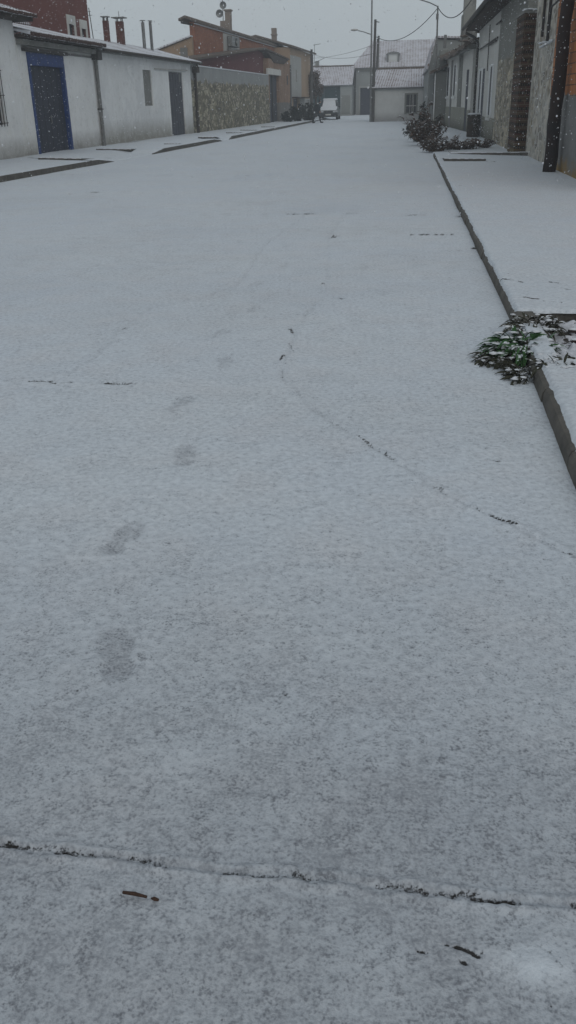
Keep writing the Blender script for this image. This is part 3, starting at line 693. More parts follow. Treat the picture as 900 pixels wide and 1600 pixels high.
p=MB(); p.tube([(-14.6,45.0,4.4),(-14.68,45.0,5.75)],.02,6); part('pole',p,'dark',MA)
p=MB(); p.tube([(-14.75,45.0,5.45),(-14.55,45.0,5.45)],.012,6); part('crossbar',p,'dark',MA); p=MB(); p.tube([(-14.72,45.0,5.6),(-14.6,45.0,5.6)],.012,6); part('crossbar',p,'dark',MA)

# ochre wing behind the shed
OB=root('ochre_building',(-16,66,0),'ochre rendered building with a sloping roof line behind the shed','building')
mb=MB(); mb.prism([(-18.5,0),(-13.0,0),(-13.0,5.3),(-15.2,4.62),(-18.5,3.7)],'y',58.95,59.36); mb.prism([(-18.5,0),(-13.4,0),(-13.4,5.15),(-15.2,4.6),(-18.5,3.7)],'y',59.37,88); part('wall',mb,'tan',OB)
mb=MB(); mb.prism([(-13.02,5.32),(-13.02,5.4),(-15.25,4.72),(-18.8,3.78),(-18.8,3.7),(-15.25,4.64)],'y',58.8,59.4); mb.prism([(-13.45,5.2),(-13.45,5.27),(-15.25,4.70),(-18.8,3.77),(-18.8,3.7),(-15.25,4.64)],'y',59.41,88.2); part('roof',mb,'tile',OB)
mb=MB(); mb.box(-13.75,-13.3,58.905,58.94,3.9,4.75); part('window',mb,'greyp',OB)

# stone garden wall
SW=root('stone_wall',FS.p(12,0,-.2),'long rubble garden wall with a cement rendered top','wall')
mb=MB(); FS.box(mb,.72,24.0,-.05,3.55,-.35,0); part('masonry',mb,'stone',SW)
mb=MB(); FS.box(mb,.72,24.0,3.552,3.61,-.38,.03); part('coping',mb,'snow',SW)

# brick building along the street, above the garden wall
BB=root('brick_building',FS.p(20,0,-4),'red brick building with twin air conditioners above the stone garden wall','building')
FB=Fr(FS.p(0,0,-1.4)[:2],FS.p(50,0,-1.4)[:2],1)
def bs(px_s): return px_s
mb=MB(); FB.shell(mb,7.45,44,0,6.15,[],.3); part('wall',mb,'brick',BB)
part('roof',roof_mb(FB,7.2,44.3,[(.2,6.2),(-.5,6.46),(-.9,6.3)],thick=.1,pitch=.22,amp=.04,step=.07),'tile_old',BB)
mb=MB(); FB.box(mb,7.4,44,6.02,6.07,0.003,.12); part('snow_ledge',mb,'snow',BB)
mb=MB(); mb.tube([FB.p(6.4,6.05,-.5),FB.p(7.5,6.0,-.1)],.06,8); part('water_spout',mb,'dark',BB)
pn=MB(); FB.box(pn,14.9,19.9,4.4,5.98,.003,.05); part('panel',pn,'acw',BB)
for z in (4.5,5.22):
    a=MB(); FB.box(a,15.9,18.3,z,z+.64,.1,.42); A=bevel(part('air_conditioner',a,'metal',BB),.02)
    a=MB(); c=Vector(FB.p(17.2,z+.32,.43)); n=Vector((FB.n.x,FB.n.y,0))
    a.tube([c,c+n*.03],.25,18); part('fan_grille',a,'dark',A)
    a=MB(); a.tube([c+n*.03,c+n*.05],.09,12); part('hub',a,'acw',A)
ch=MB(); ch.box(-13.2,-12.5,69.4,70.2,4.9,6.9); c1=part('chimney',ch,'tanch',BB)
ch=MB(); ch.box(-12.85,-12.47,69.5,70.1,6.9,7.5); ch.box(-12.92,-12.4,69.43,70.17,7.51,7.6); part('chimney_stack',ch,'tanch',c1)
ch=MB(); ch.box(-12.0,-11.58,87,87.5,6.3,7.55); ch.box(-12.06,-11.52,86.93,87.57,7.0,7.08); part('chimney',ch,'tanch',BB)
AN=root('antenna_mast',(-13.05,69.8,6.8),'antenna mast with two round dishes beside the chimney of the brick building','antenna')
p=MB(); p.tube([(-13.02,69.7,6.8),(-13.02,69.7,8.7)],.03,6); part('pole',p,'metal',AN)
for dx,z,r in ((.06,7.55,.24),(-.22,7.05,.26)):
    p=MB(); c=(-13.0+dx,69.55,z+.3); p.tube([c,(c[0],c[1]-.08,c[2]),(c[0],c[1]-.12,c[2])],[.05,r*.85,r],14,False)
    dsh=part('dish',p,'metal',AN); p=MB(); p.tube([c,(c[0],c[1]-.35,c[2]-.1)],.012,5); part('feed_arm',p,'dark',dsh)

# maroon lean-to between wall and brick building
ML=root('maroon_shed',FS.p(15,0,-1),'maroon gabled outbuilding rising just behind the stone wall','outbuilding')
def fpoly(f,poly,d0,d1):
    mb=MB(); n=len(poly); vs=[f.p(s,z,d0) for s,z in poly]+[f.p(s,z,d1) for s,z in poly]
    fs=[tuple(range(n)),tuple(range(2*n-1,n-1,-1))]+[(i,i+n,(i+1)%n+n,(i+1)%n) for i in range(n)]
    return mb.add(vs,fs)
part('wall',fpoly(FS,[(2.3,0),(26.6,0),(26.6,4.85),(22.5,5.22),(2.3,3.82)],-.42,-1.2),'maroon',ML)
part('roof',fpoly(FS,[(2.0,3.86),(22.5,5.3),(33.6,4.95),(33.6,5.05),(22.5,5.42),(2.0,3.98)],.12,-1.5),'tile_old',ML)
part('soffit',fpoly(FS,[(23,5.26),(33.4,4.93),(31,4.55),(26.5,4.5)],.06,-.9),'eave',ML)

# old brick facade with the narrow gate
OF=root('brick_house',FS.p(29,0,-2),'weathered brick house with a narrow dark double gate beyond the stone wall','house')
mb=MB(); FS.shell(mb,24.02,34.5,0,4.75,[(24.4,28.6,0,3.6)],6,.3); part('wall',mb,'brick_tan',OF)
k=MB(); FS.box(k,23.6,29.2,3.62,4.05,-.1,.1); part('lintel',k,'whiter',OF)
for a,b in ((24.45,26.3),(26.5,28.5)):
    k=MB(); FS.box(k,a,b,.03,3.55,-.29,-.2); part('gate_leaf',k,'door',OF)
k=MB(); FS.box(k,26.3,26.5,0,3.58,-.28,-.14); part('gate_post',k,'dark',OF)
k=MB(); FS.box(k,32.6,33.1,3.0,3.7,-.02,.03); part('window',k,'glass',OF)
k=MB(); k.tube([FS.p(34.3,.1,.08),FS.p(34.3,4.6,.08)],.07,8); part('downpipe',k,'pipe',OF)
# ochre house at the end of the row
OE=root('ochre_house',FS.p(41,0,-2),'ochre and white house with a slit window at the far end of the left row','house')
mb=MB(); FS.shell(mb,34.55,48.2,0,6.0,[(37.2,38.0,3.3,4.3),(36.0,39.3,0,1.9)],7,.25); part('wall',mb,'tan',OE)
k=MB(); FS.box(k,34.6,40.9,2.25,5.3,-.1,.02);
k2=MB(); FS.shell(k2,34.6,40.9,2.05,5.4,[(37.2,38.0,3.3,4.3)],.1,.05)
k2.v=[(x+FS.n.x*.02,y+FS.n.y*.02,z) for x,y,z in k2.v]; part('white_panel',k2,'whited',OE)
k=MB(); FS.box(k,37.2,38.0,3.3,4.3,-.24,-.06); part('window',k,'glass',OE)
k=MB(); FS.box(k,36.0,39.3,.0,1.9,-.24,-.2); part('door',k,'door',OE)
k=MB(); FS.box(k,35.2,42.5,1.93,2.03,0,.6); part('canopy',k,'eave',OE)
k=MB(); FS.box(k,39.8,48.2,0,1.9,-.02,.06); part('lower_wall',k,'whited',OE)
part('roof',roof_mb(FS,34.3,48.9,[(.4,6.05),(-3,7.0),(-7.3,6.1)],pitch=.25,amp=.05,step=.1,thick=.12),'tile_old',OE)
k=MB(); k.tube([FS.p(48.1,.1,.1),FS.p(48.1,5.9,.1)],.07,8); part('downpipe',k,'pipe',OE)

# ------------------------------------------------------------------ right row
FRt=Fr((3.35,16),(3.35,60),-1)
def RY(y): return y-16
# orange brick house with cement plinth
R1=root('brick_house',(6,20,0),'nearest house on the right with orange hollow brick over a grey cement plinth','house')
mb=MB(); FRt.shell(mb,RY(16),RY(23.4),0,5.6,[],7); part('wall',mb,'brick_or',R1)
mb=MB(); FRt.box(mb,RY(15.7),RY(23.6),5.6,5.72,-7,.35); part('roof',mb,'tile_old',R1)
cb=MB(); cb.tube([FRt.p(RY(24.2),2.95,.06),FRt.p(RY(24.0),3.3,.08),FRt.p(RY(23.6),3.45,.12),FRt.p(RY(22.8),3.5,.10),FRt.p(RY(21),3.62,.08),FRt.p(RY(17),3.8,.08)],.022,6); part('cable',cb,'cable',R1)
# rubble corner
R2=root('rubble_wall',(3.8,25,0),'pale rubble strip of wall between the brick pier and the orange brick house','wall')
mb=MB(); FRt.box(mb,RY(23.42),RY(27.4),-.05,5.3,-3,-.03); part('masonry',mb,'stone_s',R2)
for yy_,z0 in ((25.6,2.95),(24.6,2.8)):
    cb=MB(); cb.tube([FRt.p(RY(yy_),z0,.02),FRt.p(RY(yy_),5.2,.02)],.035,8); part('conduit',cb,'dark',R2)
mb=MB()
for i in range(10): mb.blob(FRt.p(RY(24.0+i*.22),2.78+.05*math.sin(i*3),.0),(.05,.12,.035),1,.25,i)
part('snow_clump',mb,'snow',R2,kind='stuff')
# brick pier
R3=root('brick_pier',(3.17,28.3,0),'dark hollow brick pier with rows of holes standing out of the right hand wall','pier')
mb=MB(); mb.box(3.07,3.42,27.45,29.25,-.05,3.62); part('masonry',mb,'pier',R3)
mb=MB(); mb.box(3.04,3.5,27.42,29.3,3.622,3.68); part('cap',mb,'beam',R3)
mb=MB()
for i in range(9): mb.blob((3.08+.042*i,27.6+.1*(i%3),3.70+.02*(i%2)),(.09,.14,.03),1,.25,i)
part('snow_clump',mb,'snow',R3,kind='stuff')
# stone and plaster house with white front
R4=root('stone_house',(6,35,0),'stone house with a grey plastered upper storey under a deep dark eave','house')
mb=MB(); FRt.shell(mb,RY(29.3),RY(37.55),0,4.55,[],7); part('wall',mb,'stone_r',R4)
mb=MB(); FRt.box(mb,RY(29.3),RY(48.6),4.5,4.6,-.1,.62); part('eave',mb,'eave',R4)
part('roof',roof_mb(FRt,RY(29.2),RY(48.7),[(.72,4.66),(-3.2,6.2),(-7.2,4.7)],pitch=.22,amp=.05,step=.06,thick=.05),'tile_old',R4)
mb=MB(); gutter(FRt,mb,RY(29.2),RY(48.8),4.6,.76,.07); part('gutter',mb,'dark',R4)
R5=root('white_fronted_house',(6,42,0),'pale house with four tall narrow framed windows on the right side','house')
ops=[(RY(39.7),RY(40.45),.95,2.72),(RY(45.3),RY(46.3),.95,2.72)]
mb=MB(); FRt.shell(mb,RY(37.57),RY(48.2),0,4.48,[],7,.2); part('wall',mb,'whiter',R5)
mb=MB(); FRt.box(mb,RY(37.6),RY(43.3),0,.86,-.02,.02); FRt.box(mb,RY(44.5),RY(48.2),0,.86,-.02,.02); part('plinth',mb,'plinth',R5)
k=MB(); FRt.box(k,RY(43.35),RY(44.45),0,2.75,-.05,.006); part('door',k,'door',R5)
for a,b,c,e in ops:
    k=MB(); FRt.box(k,a-.62,a,c-.1,e+.1,-.1,.009); FRt.box(k,b,b+.62,c-.1,e+.1,-.1,.009); FRt.box(k,a,b,e,e+.1,-.1,.009); FRt.box(k,a-.62,b+.62,c-.2,c-.1,-.1,.05)
    fr_=part('window_frame',k,'white2',R5); k=MB(); FRt.box(k,a,b,c,e,-.05,.004); part('pane',k,'glass',fr_)
k=MB(); k.tube([FRt.p(RY(47.0),.1,.12),FRt.p(RY(47.0),3.9,.12),FRt.p(RY(47.0),4.15,.3),FRt.p(RY(47.0),4.35,.72)],.06,10); part('downpipe',k,'dark',R5)
k=MB(); k.tube([FRt.p(RY(47.4),4.38,.5),FRt.p(RY(47.4),4.14,.42),FRt.p(RY(47.4),4.22,.22)],.05,10); part('elbow_pipe',k,'acw',R5)
k=MB(); k.tube([FRt.p(RY(47.),3.62,.06),FRt.p(RY(37.7),3.62,.06)],.03,6); k.tube([FRt.p(RY(41.6),3.55,.06),FRt.p(RY(38.2),3.55,.06)],.03,6); k.tube([FRt.p(RY(41.6),2.6,.05),FRt.p(RY(41.6),4.3,.05)],.022,6); k.tube([FRt.p(RY(38.6),4.1,.05),FRt.p(RY(36.9),4.1,.05)],.03,6)
part('conduit',k,'dark',R5)
# ragged old house with the leaning tiled roof
F6=Fr((3.15,48.7),(2.35,63),-1)
R6=root('old_tiled_house',(5,55,0),'old house with a sagging tiled roof and two narrow windows further down the right side','house')
ops=[(7.6,8.5,1.75,3.3),(11.3,12.3,1.75,3.3)]
mb=MB(); F6.shell(mb,0,14.2,0,3.85,[],6,.2); part('wall',mb,'whiter',R6)
mb=MB(); F6.box(mb,0,1.25,0,1.05,-.02,.02); F6.box(mb,2.25,14.2,0,1.15,-.02,.02); part('plinth',mb,'plinth',R6)
mb=MB(); F6.box(mb,4.2,6.0,1.16,3.8,-.03,.03); part('pilaster',mb,'greyr',R6)  # grey tone paints in the pilaster's shading
mb=MB(); F6.box(mb,1.3,2.2,.0,2.9,-.03,.008); part('door',mb,'door',R6)
mb=MB(); F6.box(mb,9.25,10.05,.0,3.6,-.03,.03); part('buttress',mb,'pipe',R6)
for a,b,c,e in ops:
    k=MB(); F6.box(k,a-.35,a,c-.05,e+.1,-.1,.009); F6.box(k,b,b+.35,c-.05,e+.1,-.1,.009); F6.box(k,a-.4,b+.4,c-.16,c-.05,-.1,.07)
    fr_=part('window_frame',k,'white2',R6); k=MB(); F6.box(k,a,b,c,e,-.05,.005); part('pane',k,'glass',fr_)
mb=MB(); F6.box(mb,-.3,14.3,3.75,3.95,-.1,.3); part('eave',mb,'beam',R6)
part('roof',roof_mb(F6,-.4,14.5,[(.5,3.95),(-1.2,4.55),(-3.2,5.0),(-6.3,4.2)],pitch=.24,amp=.07,step=.08,thick=.1,sag=.2,seed=4),'tile_old',R6)
mb=MB(); 
for i in range(26): mb.blob(F6.p(random.uniform(-.3,9),4.12+random.uniform(0,.5),random.uniform(-1.2,.2)),(random.uniform(.1,.22),random.uniform(.12,.3),.06),1,.3,i)
part('loose_tiles',mb,'tile_old',R6,kind='stuff')
TW=root('tower',(3.4,54,0),'tall square grey rendered chimney tower above the right hand roofs','tower')
mb=MB(); mb.box(2.86,3.46,53.5,54.6,3.0,8.2); mb.box(2.80,3.6,53.6,54.9,3.0,5.6); part('shaft',mb,'chim',TW)
mb=MB(); mb.box(2.75,3.6,53.4,54.8,8.2,8.35); part('cap',mb,'beam',TW)
mb=MB(); mb.box(2.9,3.5,53.7,54.7,0,3.0); part('base',mb,'chim',TW)
# gabled house behind
R7=root('gabled_house',(3,66,0),'small gabled house with a pale end wall at the far right of the street','house')
mb=MB(); mb.prism([(1.35,0),(5.4,0),(5.4,3.4),(3.0,4.9),(1.72,5.0),(1.35,3.5)],'y',63.2,80); part('wall',mb,'far',R7)
mb=MB(); mb.prism([(1.2,3.35),(1.30,3.3),(1.75,5.06),(3.6,4.99),(3.6,5.09),(1.7,5.16)],'y',63.0,80); part('roof',mb,'tile_far',R7)
k=MB(); k.box(1.7,1.9,63.1,63.19,1.0,3.3); part('window',k,'glass',R7)
SC=root('stone_chimney',(2.2,62,3.5),'short tapering chimney with a thin flue on the ragged roof at the right','chimney')
mb=MB(); mb.lathe((2.22,62.0,3.3),[(0,.42),(.6,.36),(1.0,.3),(1.1,.2)],8); part('stack',mb,'greyr',SC)
mb=MB(); mb.tube([(2.24,62,4.3),(2.26,62,5.15)],.09,8); part('flue',mb,'pipe',SC)
LN=root('lean_to',(1.95,62.2,0),'low ragged lean-to roof against the gabled house on the right','outbuilding')
mb=MB(); mb.box(1.75,2.9,61.2,62.9,0,3.1); part('wall',mb,'greyr',LN)
FL=Fr((1.7,62.9),(2.6,60.6),-1)
mb=MB(); mb.prism([(1.4,3.0),(2.6,3.45),(2.6,3.6),(1.4,3.14)],'y',60.9,63.0); part('roof',mb,'tile_old',LN)
k=MB(); k.tube([(1.72,61.1,.2),(1.72,61.1,3.0)],.04,6); part('downpipe',k,'white2',LN)

# ------------------------------------------------------------------ end of the street
def house_y(name,label,x0,x1,y,dep,h,ridge,wm,rm,over=.25,hip=0,loc=None):
    R=root(name,((x0+x1)/2,y+dep/2,0),label,'house')
    F=Fr((x0,y),(x1,y),1)  # outward normal towards -y
    return R,F
FE=Fr((-2.75,79.2),(2.3,79.2),1)
E1=root('white_cottage',(0,82,0),'small white cottage with a snowy roof facing down the street','house')
mb=MB(); FE.shell(mb,0,5.05,0,2.42,[(2.72,3.55,.6,1.95)],6,.15); part('wall',mb,'farw',E1)
k=MB(); FE.box(k,2.6,2.74,.5,2.05,-.1,.03); FE.box(k,3.53,3.67,.5,2.05,-.1,.03); FE.box(k,2.6,3.67,1.95,2.07,-.1,.04); FE.box(k,2.6,3.67,.5,.62,-.1,.05); wf=part('window_frame',k,'greyr',E1)
k=MB(); FE.box(k,2.74,3.53,.62,1.95,-.14,-.1); part('pane',k,'glass',wf)
k=MB(); 
for s in (3.02,3.2,3.3): FE.box(k,s,s+.035,.62,1.95,-.098,-.06)
FE.box(k,2.74,3.53,1.1,1.16,-.098,-.055); part('muntin',k,'acw',wf)
k=MB(); FE.box(k,-.1,5.1,2.4,2.5,-.2,.2); part('eave',k,'pipe',E1)
mb=MB(); 
def hiproof(x0,x1,y0,y1,z0,z1,inset,t=.07):
    m=MB(); ym=(y0+y1)/2
    v=[(x0,y0,z0),(x1,y0,z0),(x1,y1,z0),(x0,y1,z0),(x0+inset,ym,z1),(x1-inset,ym,z1)]
    w=[(x,y,z-t) for x,y,z in v[:4]]
    m.add(v+w,[(0,1,5,4),(2,3,4,5),(3,0,4),(1,2,5),(0,6,7,1),(1,7,8,2),(2,8,9,3),(3,9,6,0),(9,8,7,6)]); return m
rr=roof_mb(FE,-.2,5.25,[(.28,2.55),(-3.3,3.9),(-6.3,2.55)],pitch=.22,amp=.04,step=.06)
rr.v=[(x+ (.38*max(0,(z-2.55))/1.35 if x<0 else 0),y,z) for x,y,z in rr.v]
part('roof',rr,'tile_far',E1)
k=MB(); k.tube([(-2.5,82.5,3.97),(2.4,82.5,3.97)],.08,8); part('ridge_tile',k,'tile_old',E1)
# large building behind
FG=Fr((-6.35,118),(8,118),1)
E2=root('large_house',(0,121,0),'wide building with a snowy roof and a dormer at the end of the street','house')
mb=MB(); FG.shell(mb,0,14.3,0,5.1,[(.75,2.9,0,3.0)],8,.3); part('wall',mb,'far',E2)
k=MB(); FG.box(k,.75,2.9,.0,3.0,-.29,-.2); part('door',k,'door',E2)
k=MB(); FG.box(k,.6,.75,0,3.15,-.05,.03); FG.box(k,2.9,3.05,0,3.15,-.05,.03); FG.box(k,.6,3.05,3.0,3.16,-.05,.04); part('door_frame',k,'whited',E2)
k=MB(); FG.box(k,.0,14.3,4.75,5.15,-.1,.12); part('cornice',k,'greyr',E2)
hr=hiproof(-6.7,9,117.5,130,5.2,8.25,2.3); part('roof',hr,'tile_far',E2)
k=MB(); k.box(-2.3,-1.2,118.6,120.9,5.4,6.6); dm=part('dormer',k,'farw',E2)
k=MB(); k.box(-2.5,-2.28,118.5,120.9,5.4,6.55); k.box(-1.22,-1.0,118.5,120.9,5.4,6.55); k.prism([(-2.6,6.56),(-.9,6.56),(-1.1,6.72),(-1.72,6.84),(-2.35,6.72)],'y',118.45,121); part('dormer_frame',k,'pipe',dm)
k=MB(); k.tube([FG.p(.15,.1,.1),FG.p(.15,4.9,.1)],.09,8); part('downpipe',k,'dark',E2)
# barn
FH=Fr((-11.9,114),(-6.4,114),1)
E3=root('barn',(-9,118,0),'barn with wide dark teal doors and a snowy roof at the street end','barn')
mb=MB(); FH.shell(mb,-2,5.5,0,3.25,[(.3,4.15,0,3.2)],9,.4); part('wall',mb,'far',E3)
for a,b in ((.3,2.2),(2.24,4.15)):
    k=MB(); FH.box(k,a,b,.03,3.15,-.38,-.3); part('barn_door',k,'teal',E3)
k=MB(); FH.box(k,4.3,5.3,.2,2.2,-.02,.03); part('side_door',k,'greyr',E3)
rr=roof_mb(FH,-2.2,5.6,[(.35,3.35),(-4.0,5.35),(-9,3.4)],pitch=.3,amp=.05,step=.1)
rr.v=[(x+(.9*max(0,(z-3.35))/2 if x<-11 else 0),y,z) for x,y,z in rr.v]
part('roof',rr,'tile_far',E3)
k=MB(); k.tube([(-12.6,118,5.42),(-6.3,118,5.42)],.09,8); part('ridge_tile',k,'tile_old',E3)
# small things behind the barn
E4=root('far_house',(-12.5,128,0),'distant low roof with a chimney behind the barn','house')
mb=MB(); mb.box(-16,-11,127,134,0,4.2); part('wall',mb,'far',E4)
mb=MB(); mb.prism([(126.6,4.2),(134.4,4.2),(130.5,6.0)],'x',-16.3,-10.7); part('roof',mb,'tile_far',E4)
mb=MB(); mb.box(-12.0,-11.5,128,128.6,4.8,6.4); part('chimney',mb,'greyr',E4)

# ------------------------------------------------------------------ poles, lamps and cables
PO=root('timber_pole',(3.13,20.9,.1),'thick dark tarred timber pole standing on the right pavement by the brick house','utility pole')
p=MB(); pts=[];rs=[]
for i in range(26):
    z=.08+i*.32; pts.append((3.12+.0045*i+.012*math.sin(i*1.3),20.9+.01*math.cos(i*2.1),z)); rs.append(.140-.0015*i+.006*math.sin(i*2.7))
p.tube(pts,rs,18); part('shaft',p,'wood',PO,smooth=True)
p=MB(); p.tube([(3.13,20.9,4.6),(3.13,20.9,4.68)],.158,18); part('band',p,'dark',PO)
p=MB(); p.box(2.5,3.76,20.72,20.8,7.3,7.42); part('crossarm',p,'woodg',PO)
LP=root('street_lamp',(-2.85,79.0,0),'tall thin lamp post with an arm reaching left beside the white cottage','street lamp')
p=MB(); p.tube([(-2.88,78.9,0),(-2.92,78.9,11)],[.09,.055],10); part('post',p,'metal',LP)
p=MB(); p.tube([(-2.9,78.9,6.3),(-3.5,78.85,6.5),(-4.0,78.8,6.62)],.035,8); part('arm',p,'metal',LP)
p=MB(); p.blob((-4.25,78.8,6.66),(.32,.14,.085),2,0,1); part('lamp_head',p,'acw',LP,smooth=True)
T1=root('utility_pole',(-2.65,79.0,0),'thicker timber pole right beside the tall thin lamp post','utility pole')
p=MB(); p.tube([(-2.72,79.05,0),(-2.62,79.05,7.35)],[.15,.1],10); part('shaft',p,'woodg',T1)
p=MB(); p.tube([(-2.62,79.0,7.2),(-2.3,79.0,7.15)],.035,6); part('bracket',p,'dark',T1)
for x,y_,h,lab in ((-2.62,86.5,6.35,'short thin pole second from the left in the cluster by the cottage'),(-2.72,92.0,6.9,'dark pole standing rightmost behind the cottage roof edge')):
    T=root('utility_pole',(x,y_,0),lab,'utility pole')
    p=MB(); p.tube([(x-.12,y_,0),(x,y_,h)],[.13,.09],8); part('shaft',p,'woodg' if h<6.5 else 'pipe',T)
    p=MB(); p.tube([(x,y_,h),(x,y_,h+.06)],.11,8); part('cap',p,'dark',T)
T2=root('utility_pole',(-9.3,96.5,0),'wooden pole with a television aerial at the end of the left row','utility pole')
p=MB(); p.tube([(-9.45,96.5,0),(-9.38,96.5,6.25)],[.15,.11],8); part('shaft',p,'woodg',T2)
p=MB(); p.tube([(-9.1,96.4,4.8),(-9.08,96.4,6.7)],.02,5); p.tube([(-9.2,96.4,6.6),(-8.5,96.4,6.7)],.02,5); p.tube([(-9.3,96.4,5.0),(-8.1,96.4,5.45)],.02,5)
for i in range(5): p.tube([(-9.0+i*.18,96.2,5.12+i*.07),(-9.0+i*.18,96.6,5.12+i*.07)],.012,4)
part('aerial',p,'dark',T2)
LR=root('street_lamp',(1.66,61.0,0),'wall lamp post with a long arm leaning out over the right side of the street','street lamp')
p=MB(); p.tube([(1.74,60.8,3.3),(1.68,60.8,6.62)],[.06,.045],8); part('post',p,'pipe',LR)
p=MB(); p.tube([(1.68,60.8,6.58),(1.2,60.6,6.78),(.45,60.3,6.98),(.0,60.2,7.05)],.032,8); part('arm',p,'metal',LR)
p=MB(); p.blob((-.2,60.15,7.06),(.3,.13,.08),2,0,1); part('lamp_head',p,'acw',LR,smooth=True)
p=MB(); p.box(1.6,1.75,60.68,60.78,5.9,6.2); part('junction_box',p,'pipe',LR)
def cable(a,b,sag,label,r=.022,n=28):
    pts=[]
    for i in range(n+1):
        t=i/n; pts.append((a[0]+(b[0]-a[0])*t,a[1]+(b[1]-a[1])*t,a[2]+(b[2]-a[2])*t-sag*4*t*(1-t)))
    m=MB(); m.tube(pts,r,6); solo('overhead_cable',m,'cable',a,label,'cable','overhead cables')
cable((-2.55,79,6.15),(1.68,60.8,6.5),.85,'sagging cable between the pole cluster and the right hand lamp')
cable((1.68,60.8,6.55),(3.3,46.5,6.6),1.05,'short deep loop of cable from the right hand lamp to the roofs',.024)
cable((-9.3,96.5,5.8),(-2.7,79.05,5.0),.35,'thin faint cable across the end of the street',.013)
cable((-2.7,79.05,5.6),(-14,118,6.6),.5,'thin cable running from the pole cluster to the barn roof',.012)

# barrel by the right wall
BR=root('barrel',(2.98,43,0.05),'dark rusty drum standing by the wall of the pale house','barrel')
p=MB(); p.lathe((2.95,42.6,.05),[(0,.27),(.02,.29),(.28,.285),(.3,.3),(.32,.285),(.58,.285),(.6,.3),(.62,.285),(.88,.29),(.9,.27)],18); part('drum',p,'rust',BR,smooth=False)
p=MB(); p.lathe((2.95,42.6,.945),[(0,.28),(.04,.27),(.06,.2)],18); part('snow_cap',p,'snow',BR)

# ------------------------------------------------------------------ plants
def leafy(rng,mb,c,d,L,W,curl=.3,n=3):
    """a folded, curling leaf from c along d"""
    d=Vector(d).normalized(); up=Vector((0,0,1)); s=d.cross(up)
    s=s.normalized() if s.length>.05 else Vector((1,0,0))
    s=(Quaternion(d,rng.uniform(-.9,.9))@s)
    nn=s.cross(d); k=len(mb.v); c=Vector(c)
    for i in range(n+1):
        t=i/n; w=W*math.sin(PI*min(.97,max(.06,t*.92+.05)))
        p=c+d*L*t-nn*0+up*(-curl*L*t*t)
        mb.v+= [tuple(p-s*w+nn*w*.3),tuple(p),tuple(p+s*w+nn*w*.3)]
    for i in range(n):
        a=k+i*3; mb.f+=[(a,a+1,a+4,a+3),(a+1,a+2,a+5,a+4)]
def shrub(name,label,base,rx,ry,h,nst,nleaf,leafm,Lr=(.05,.11),seed=1,lean=(0,0),cat='shrub',group=None,top_narrow=.5,density=1):
    rg=random.Random(seed); R=root(name,base,label,cat,group); st=MB(); lf=MB(); tips=[]
    for i in range(nst):
        a=rg.uniform(0,2*PI); q=math.sqrt(rg.random()); hh=h*rg.uniform(.45,1)*(1-.45*q)
        tx=base[0]+math.cos(a)*rx*q+lean[0]*hh; ty=base[1]+math.sin(a)*ry*q+lean[1]*hh
        bx=base[0]+(tx-base[0])*.25+rg.uniform(-.05,.05); by=base[1]+(ty-base[1])*.3
        pts=[]; K=6
        for j in range(K+1):
            t=j/K; pts.append((bx+(tx-bx)*t**.8+rg.uniform(-.03,.03),by+(ty-by)*t**.8+rg.uniform(-.03,.03),base[2]+hh*t))
        st.tube(pts,[.016*(1-t/K*.75) for t in range(K+1)],5)
        tips.append(pts)
        for b in range(4):
            j=rg.randint(1,K); p=Vector(pts[j]); dd=Vector((rg.uniform(-1,1),rg.uniform(-1,1),rg.uniform(0,1))).normalized()*rg.uniform(.15,.4)*h*.35
            q2=p+dd; st.tube([p,p+dd*.5+Vector((0,0,.03)),q2],[.008,.006,.003],4); tips.append([tuple(p),tuple(p+dd*.5),tuple(q2)])
    for i in range(nleaf):
        pts=rg.choice(tips); j=rg.randint(1,len(pts)-1) if len(pts)<5 else rg.randint(2,len(pts)-1)
        a,b=Vector(pts[j-1]),Vector(pts[j]); p=a.lerp(b,rg.random())+Vector((rg.gauss(0,.04),rg.gauss(0,.04),rg.gauss(0,.03)))
        if p.z<base[2]+.02: p.z=base[2]+.03
        L=rg.uniform(*Lr); leafy(rg,lf,p,(rg.uniform(-1,1),rg.uniform(-1,1),rg.uniform(-.5,.7)),L,L*rg.uniform(.16,.3),rg.uniform(0,.6))
    part('stem',st,'twig',R); part('foliage',lf,leafm,R)
    if leafm=='leaf':
        sn_=MB()
        for i in range(nleaf//14):
            pts=rg.choice(tips); p=Vector(rg.choice(pts[1:])); q_=rg.uniform(.012,.035); sn_.blob((p.x+rg.gauss(0,.03),p.y+rg.gauss(0,.03),p.z+.02),(q_*1.5,q_*1.3,q_*.6),1,.3,i)
        part('snow_dusting',sn_,'snow',R,smooth=True,kind='stuff')
    return R
shrub('tall_shrub','tall brown shrub with dead snow flecked leaves at the edge of the right pavement',(1.0,36.5,.0),1.0,.8,1.75,30,2100,'leaf',(.07,.15),3,lean=(-.12,0))
shrub('leaning_shrub','dark shrub with upright shoots leaning over the road behind the tall brown one',(.75,40.0,0),1.0,.8,1.75,18,1300,'leafg',(.08,.16),5,lean=(-.1,0))
shrub('low_shrub','low tangled brown shrub spilling over the kerb end',(1.0,31.6,.03),.62,.6,.62,22,1500,'leaf',(.05,.11),7)
shrub('low_shrub','low dry brown shrub spreading in front of the drum by the right wall',(1.85,32.5,.05),.95,.55,.45,24,1400,'leaf',(.05,.11),9)
shrub('low_shrub','small dark shrub tufts at the foot of the stone house wall',(2.7,33.2,.05),.42,.4,.42,12,420,'leaf',(.05,.10),11)
shrub('dark_shrub','dark rounded evergreen shrub before the white panel at the end of the left row',(-8.95,80.5,.1),.9,.9,1.75,16,2200,'leafg',(.12,.24),13)
shrub('dark_shrub','dark low evergreen shrub left of the other one by the ochre house door',(-9.75,79,.1),.6,.8,1.15,12,1200,'leafg',(.1,.2),15)
